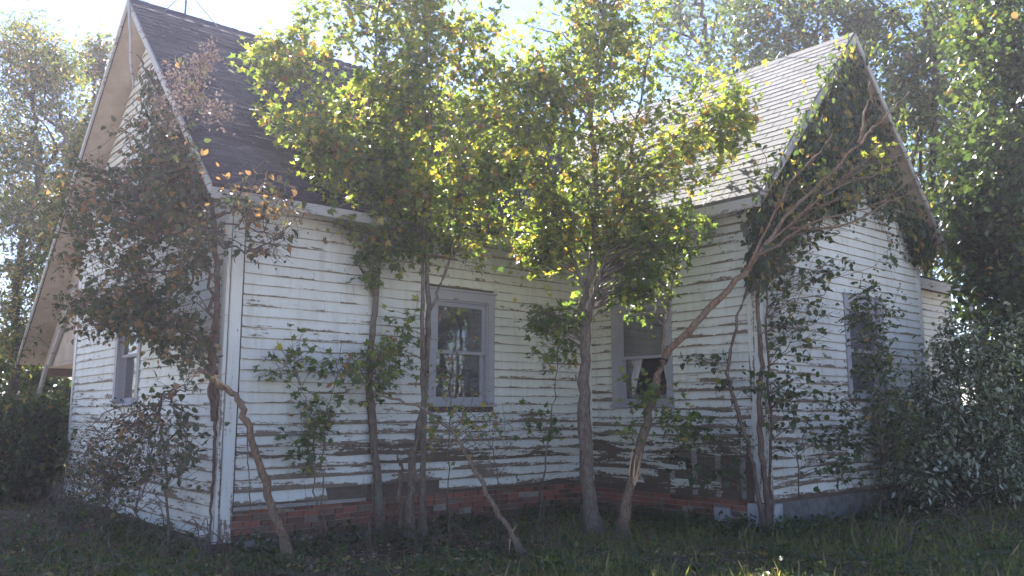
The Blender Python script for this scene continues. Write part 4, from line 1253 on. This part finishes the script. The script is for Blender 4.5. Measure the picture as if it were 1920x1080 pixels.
# tall trees behind the wing
specs = [
    ('tall thin trunked tree rising just right of the wing peak', 1735, 19.0, [(1735, 600), (1742, 400), (1752, 200), (1740, 20), (1755, -50)], .17,
     [(30, 1740, 40, 120, 120, 19, 2), (26, 1700, 190, 70, 100, 19, 1.5), (20, 1790, 430, 70, 110, 18.5, 1.5), (16, 1780, 230, 60, 90, 19, 1.5)]),
    ('second tall tree behind the annex with forked trunk', 1830, 22.0, [(1830, 600), (1822, 400), (1850, 200), (1815, 20), (1825, -50)], .2,
     [(34, 1840, 80, 120, 140, 22, 2), (24, 1850, 280, 90, 110, 22, 2), (18, 1760, 330, 60, 80, 22, 1.5)]),
    ('tree with bare slanting limbs behind the pale wing roof', 1560, 21.0, [(1580, 600), (1560, 300), (1520, 100), (1470, 10), (1440, -50)], .16,
     [(26, 1450, 40, 130, 70, 21, 2), (22, 1580, 20, 100, 70, 21, 2), (14, 1350, 90, 70, 90, 21, 1.5), (16, 1640, 60, 60, 100, 20, 1)]),
    ('sparse tree showing sky between its twigs behind the largest maple', 1360, 25.0, [(1380, 600), (1360, 300), (1330, 100), (1315, 10), (1300, -50)], .16,
     [(18, 1330, 40, 110, 80, 25, 2), (14, 1430, 130, 90, 60, 25, 2), (16, 1230, 60, 110, 110, 25, 2), (10, 1300, 180, 80, 60, 25, 1.5)]),
]
for lab, x, Y, tr, r, bl in specs:
    base = flat(tr[0][0], tr[0][1], Y)
    tk = [([base] + [P(a, b, Y) for a, b in tr], r, .03)]
    a, b = tr[1]
    for k in range(5):
        a, b = tr[1 + k % 3]
        tk.append(([P(a, b, Y), P(a + random.uniform(-60, 60), max(b - 90, -20), Y + random.uniform(-.5, .5)), P(a + random.uniform(-130, 130), max(b - 220, -50), Y + random.uniform(-1, 1))], r * .45, .02))
    big_tree('tall_tree', lab, base, tk, bl, 'dark_leaf', .115, tints(.42, .17, .05), T_OVAL, twigs=8, per=9, dens=1.35, group='trees behind the house')
# trees behind the house at the left
for lab, x, Y, tr, r, bl in [
    ('loose yellowing tree left of the near gable', 60, 17.0, [(30, 700), (40, 500), (70, 330), (60, 180), (66, 90)], .12,
     [(26, 60, 190, 90, 140, 17, 1.5), (26, 70, 420, 90, 120, 17, 1.5), (16, 10, 330, 80, 150, 17, 1.5), (18, 30, 600, 70, 90, 17, 1.2), (10, 40, 90, 60, 60, 17, 1.0), (8, 110, 130, 40, 60, 17, .8)]),
    ('shaggy tree standing just beyond the left edge of the yard', -230, 19.0, [(-200, 700), (-210, 500), (-190, 330), (-200, 180), (-205, 90)], .13,
     [(22, -200, 230, 110, 140, 19, 1.5), (26, -190, 470, 130, 140, 19, 1.6), (14, -210, 680, 120, 80, 19, 1.2)]),
    ('slim upright tree whose tip shows beside the near gable peak', 175, 20.0, [(150, 750), (150, 500), (170, 350), (185, 200), (188, 70)], .09,
     [(8, 188, 140, 9, 70, 20, .4), (16, 160, 270, 30, 70, 20, 1), (20, 120, 400, 60, 80, 20, 1.2)]),
]:
    base = flat(tr[0][0], tr[0][1], Y)
    tk = [([base] + [P(a, b, Y) for a, b in tr], r, .02)]
    for k in range(3):
        a, b = tr[1 + k]
        tk.append(([P(a, b, Y), P(a + random.uniform(-50, 50), max(b - 80, 130), Y), P(a + random.uniform(-80, 80), max(b - 180, 100), Y + random.uniform(-.6, .6))], r * .45, .015))
    big_tree('slender_tree', lab, base, tk, bl, 'dark_leaf', .105, tints(.55, .2, .14, .9), T_LANCE if x < 100 else T_OVAL, twigs=9, per=9, dens=2.4, group='trees behind the house')
# dark hedge shrubs beyond the porch
for lab, x, y, rx, ry, Y in (('dark rounded shrub low at the left edge', -20, 850, 110, 110, 15.0), ('dark shrub beside the porch floor', 85, 840, 60, 90, 15.5), ('tall dark bush behind the porch eave', 40, 700, 90, 90, 19.0), ('sunlit bush seen under the porch eave', 120, 745, 60, 45, 20.0), ('dark undergrowth bush at the right edge behind the pale shrub', 1900, 870, 130, 110, 15.5), ('dark undergrowth bush at the foot of the annex wall', 1790, 880, 80, 70, 15.0)):
    b = flat(x, y, Y)
    p = Plant('shrub', lab, 'shrub', b, 'shrubs around the house')
    for k in range(5):
        p.stem([b, P(x + random.uniform(-.4, .4) * rx, y + 30, Y), P(x + random.uniform(-.8, .8) * rx, y - .5 * ry, Y + random.uniform(-.4, .4))], .03, .008, 5, .03)
    p.grow(blob(90, x, y, rx, ry, Y, 1.0), T_OVAL, .1, tints(.3, .17, .06), twigs=7, per=9, twl=(.2, .5), spread=.2, sides=4)
    p.done('bark_dark', 'dark_leaf', 'stem', 'foliage')

# ================================================================== ground cover
def scatter_ground(n, xr, yr):
    """random ground points, thick towards the house, in view of the lens"""
    out = []
    while len(out) < n:
        x, y = random.uniform(*xr), random.uniform(*yr)
        w = np.array((x, y, 0)) - C0
        s, t = w @ AX, w @ BX
        if (0 < s < S1 and t > -.02) or (S1 - .05 < s and t > -U2 - .03) or (s > 0 and t > 0):
            continue
        if abs(x) > y * .66 + 1:
            continue
        out.append((x, y, s, t))
    return np.array(out)
def gz(x, y):
    return np.zeros(len(x)) - .03
q_ = scatter_ground(90000, (-9, 10), (7.0, 16))
pat = np.sin(q_[:, 0] * 1.3 + 1) + np.sin(q_[:, 1] * 1.7 + q_[:, 0] * .6) + rng.normal(size=len(q_)) * .5 + (q_[:, 0] > .2) * 1.2 + (q_[:, 0] > 2.0) * .6
keep = pat > .1
q_, pat = q_[keep], pat[keep]
n = len(q_)
gl_ = Leaves()
sz = rng.uniform(.04, .14, n) * (1 + .9 * (rng.uniform(size=n) < .06)) * (.7 + .3 * np.clip(pat, 0, 2)) * np.where(q_[:, 0] > .3, 1.0, .85)
gl_.add(np.c_[q_[:, 0], q_[:, 1], gz(q_[:, 0], q_[:, 1])], rv(n, .4) + np.array((0, 0, 1.0)), rv(n), sz, rng.normal(.42, .2, n) + (rng.uniform(size=n) < .12) * .45, (T_BLADE[0] * np.array((1.7, 1, 1)), T_BLADE[1]))
gr = gl_.build('grass', 'grass')
tag(gr, 'thin shaded grass growing in tufts around the house', 'grass', None, 'stuff')
# broad-leaved ground weeds in clumps
wd = Leaves()
cl = scatter_ground(240, (-7, 8), (8.0, 14))
cl = np.concatenate([cl] + [np.array([list(LW(a_, b_, 0)[:2]) + [a_, b_]]) for a_, b_ in [(random.uniform(S1 - .1, S_END), -U2 - random.uniform(.08, .4)) for _ in range(46)] + [(random.uniform(0.3, S1 - .2), -random.uniform(.1, .5)) for _ in range(46)] + [(S1 - random.uniform(.1, .5), -random.uniform(.2, U2)) for _ in range(26)] + [(-random.uniform(.08, .4), random.uniform(0, 6)) for _ in range(30)]])
for (x, y, s, t) in cl:
    m = int(rng.uniform(14, 34)); h = rng.uniform(.08, .28)
    o_ = np.array((x, y, 0)) + np.c_[rng.normal(size=m) * .12, rng.normal(size=m) * .12, rng.uniform(0, h, m)]
    wd.add(o_, rv(m, .7) + np.array((0, 0, .25)), rv(m, .5) + np.array((0, 0, 1)), rng.uniform(.04, .085, m), rng.normal(.36, .15, m), T_OVAL)
tag(wd.build('weeds', 'dark_leaf'), 'low broad leaved weeds in clumps along the house foot', 'weeds', None, 'stuff')
lt = Leaves()
l_ = scatter_ground(9000, (-8, 8), (7.4, 14))
m = len(l_)
lt.add(np.c_[l_[:, 0], l_[:, 1], rng.uniform(.0, .05, m)], rv(m) * np.array((1, 1, .25)), rv(m, .4) + np.array((0, 0, 1)), rng.uniform(.035, .085, m), rng.uniform(0, 1, m) ** 1.5, T_OVAL)
tag(lt.build('leaf_litter', 'litter'), 'dead brown leaves lying on the ground', 'leaf litter', None, 'stuff')
tw = MB()
t_ = scatter_ground(520, (-7, 7), (7.8, 12.5))
for (x, y, s, t) in t_:
    a = random.uniform(0, 6.28); l = random.uniform(.15, .6)
    e = np.array((x + math.cos(a) * l, y + math.sin(a) * l, random.uniform(.02, .12)))
    s0 = np.array((x, y, .02))
    tw.tube([s0, (s0 + e) / 2 + rng.normal(size=3) * .02, e], [.006, .005, .003], 4)
tag(tw.build('twig_litter', 'deadwood'), 'small dry twigs scattered on the ground', 'twigs', None, 'stuff')
# tangle of dead brush along the foot of the walls
bt = MB()
for k in range(260):
    x = random.choice((random.uniform(0, 440), random.uniform(0, 440), random.uniform(430, 1100), random.uniform(1620, 1900)))
    b = G(x, random.uniform(975, 1050) if x > 400 else random.uniform(960, 1070))
    w = (b - C0)
    if w @ BX > -.05 and w @ AX > 0:
        continue
    a = random.uniform(0, 6.28); l = random.uniform(.25, .9); h = random.uniform(.05, .45)
    d = np.array((math.cos(a), math.sin(a), 0)) * l
    bt.tube(path_pts([b, b + d * .3 + np.array((0, 0, h)), b + d * .7 + np.array((0, 0, h * .9)), b + d + np.array((0, 0, h * random.uniform(-.1, .9)))], 3), np.linspace(.008, .002, 10), 4)
tag(bt.build('dead_brush', 'twig'), 'tangle of dead brown brush lying along the wall foot', 'brush', None, 'stuff')
# upright dry weed stalks before the wall
ws_ = MB()
for k in range(46):
    x = random.choice([random.uniform(430, 700), random.uniform(860, 1080), random.uniform(430, 1080)])
    b = G(x, random.uniform(1005, 1050))
    h = random.uniform(.25, .9)
    tip = b + np.array((random.uniform(-.15, .15), random.uniform(-.1, .1), h))
    ws_.tube([b, (b + tip) / 2 + rng.normal(size=3) * .03, tip], [.005, .004, .002], 4)
tag(ws_.build('dry_stalks', 'twig'), 'thin dry weed stalks standing before the brick foundation', 'stalks', None, 'stuff')
# sticks lying about
def stick(label, pts, r0, r1, lift=.03, mat='deadwood'):
    c = [G(x, y) + np.array((0, 0, lift + dz)) for x, y, dz in pts]
    b = c[0].copy(); b[2] = 0
    mb = MB(); pp = path_pts(c, 4)
    mb.tube([q - b for q in pp], np.linspace(r0, r1, len(pp)), 6)
    o = mb.build('stick', mat, None, True)
    o.location = Vector(b)
    tag(o, label, 'stick', 'fallen sticks on the ground')
stick('pale peeled stick lying before the bricks near the fallen sapling', [(846, 1055, 0), (890, 1058, .02), (928, 1052, 0)], .022, .012, mat='rawwood')
stick('long bare branch lying in the grass below the pale shrub', [(1622, 974, 0), (1700, 958, .05), (1770, 945, .1), (1840, 938, .1)], .026, .012)
stick('short propped stick rising from the long branch by the shrub', [(1668, 962, .05), (1680, 955, .35), (1698, 952, .62)], .03, .02)
stick('thin twig lying on the dim grass at the lower right', [(1465, 1022, 0), (1505, 1021, .01), (1525, 1022, 0)], .007, .004)
stick('grey stick on the ground at the lower left', [(20, 1035, 0), (120, 1020, .03), (210, 1030, 0)], .018, .008)

# ================================================================== thin haze added to stand in for veiling lens glare
hz = MB(); hz.box((-160, -130, -2), (160, 210, 17))
hz = hz.build('haze', 'ground')
hm, hnt, hout = new_mat('lens_veil_haze')
pv = nd(hnt, 'ShaderNodeVolumePrincipled', {'Color': (0.90, 0.86, 1.0, 1), 'Density': 0.0015, 'Anisotropy': 0.5})
hnt.links.new(pv.outputs[0], hout.inputs['Volume'])
hz.data.materials[0] = hm
tag(hz, 'thin haze added around the house to stand in for veiling lens glare', 'haze', None, 'stuff')
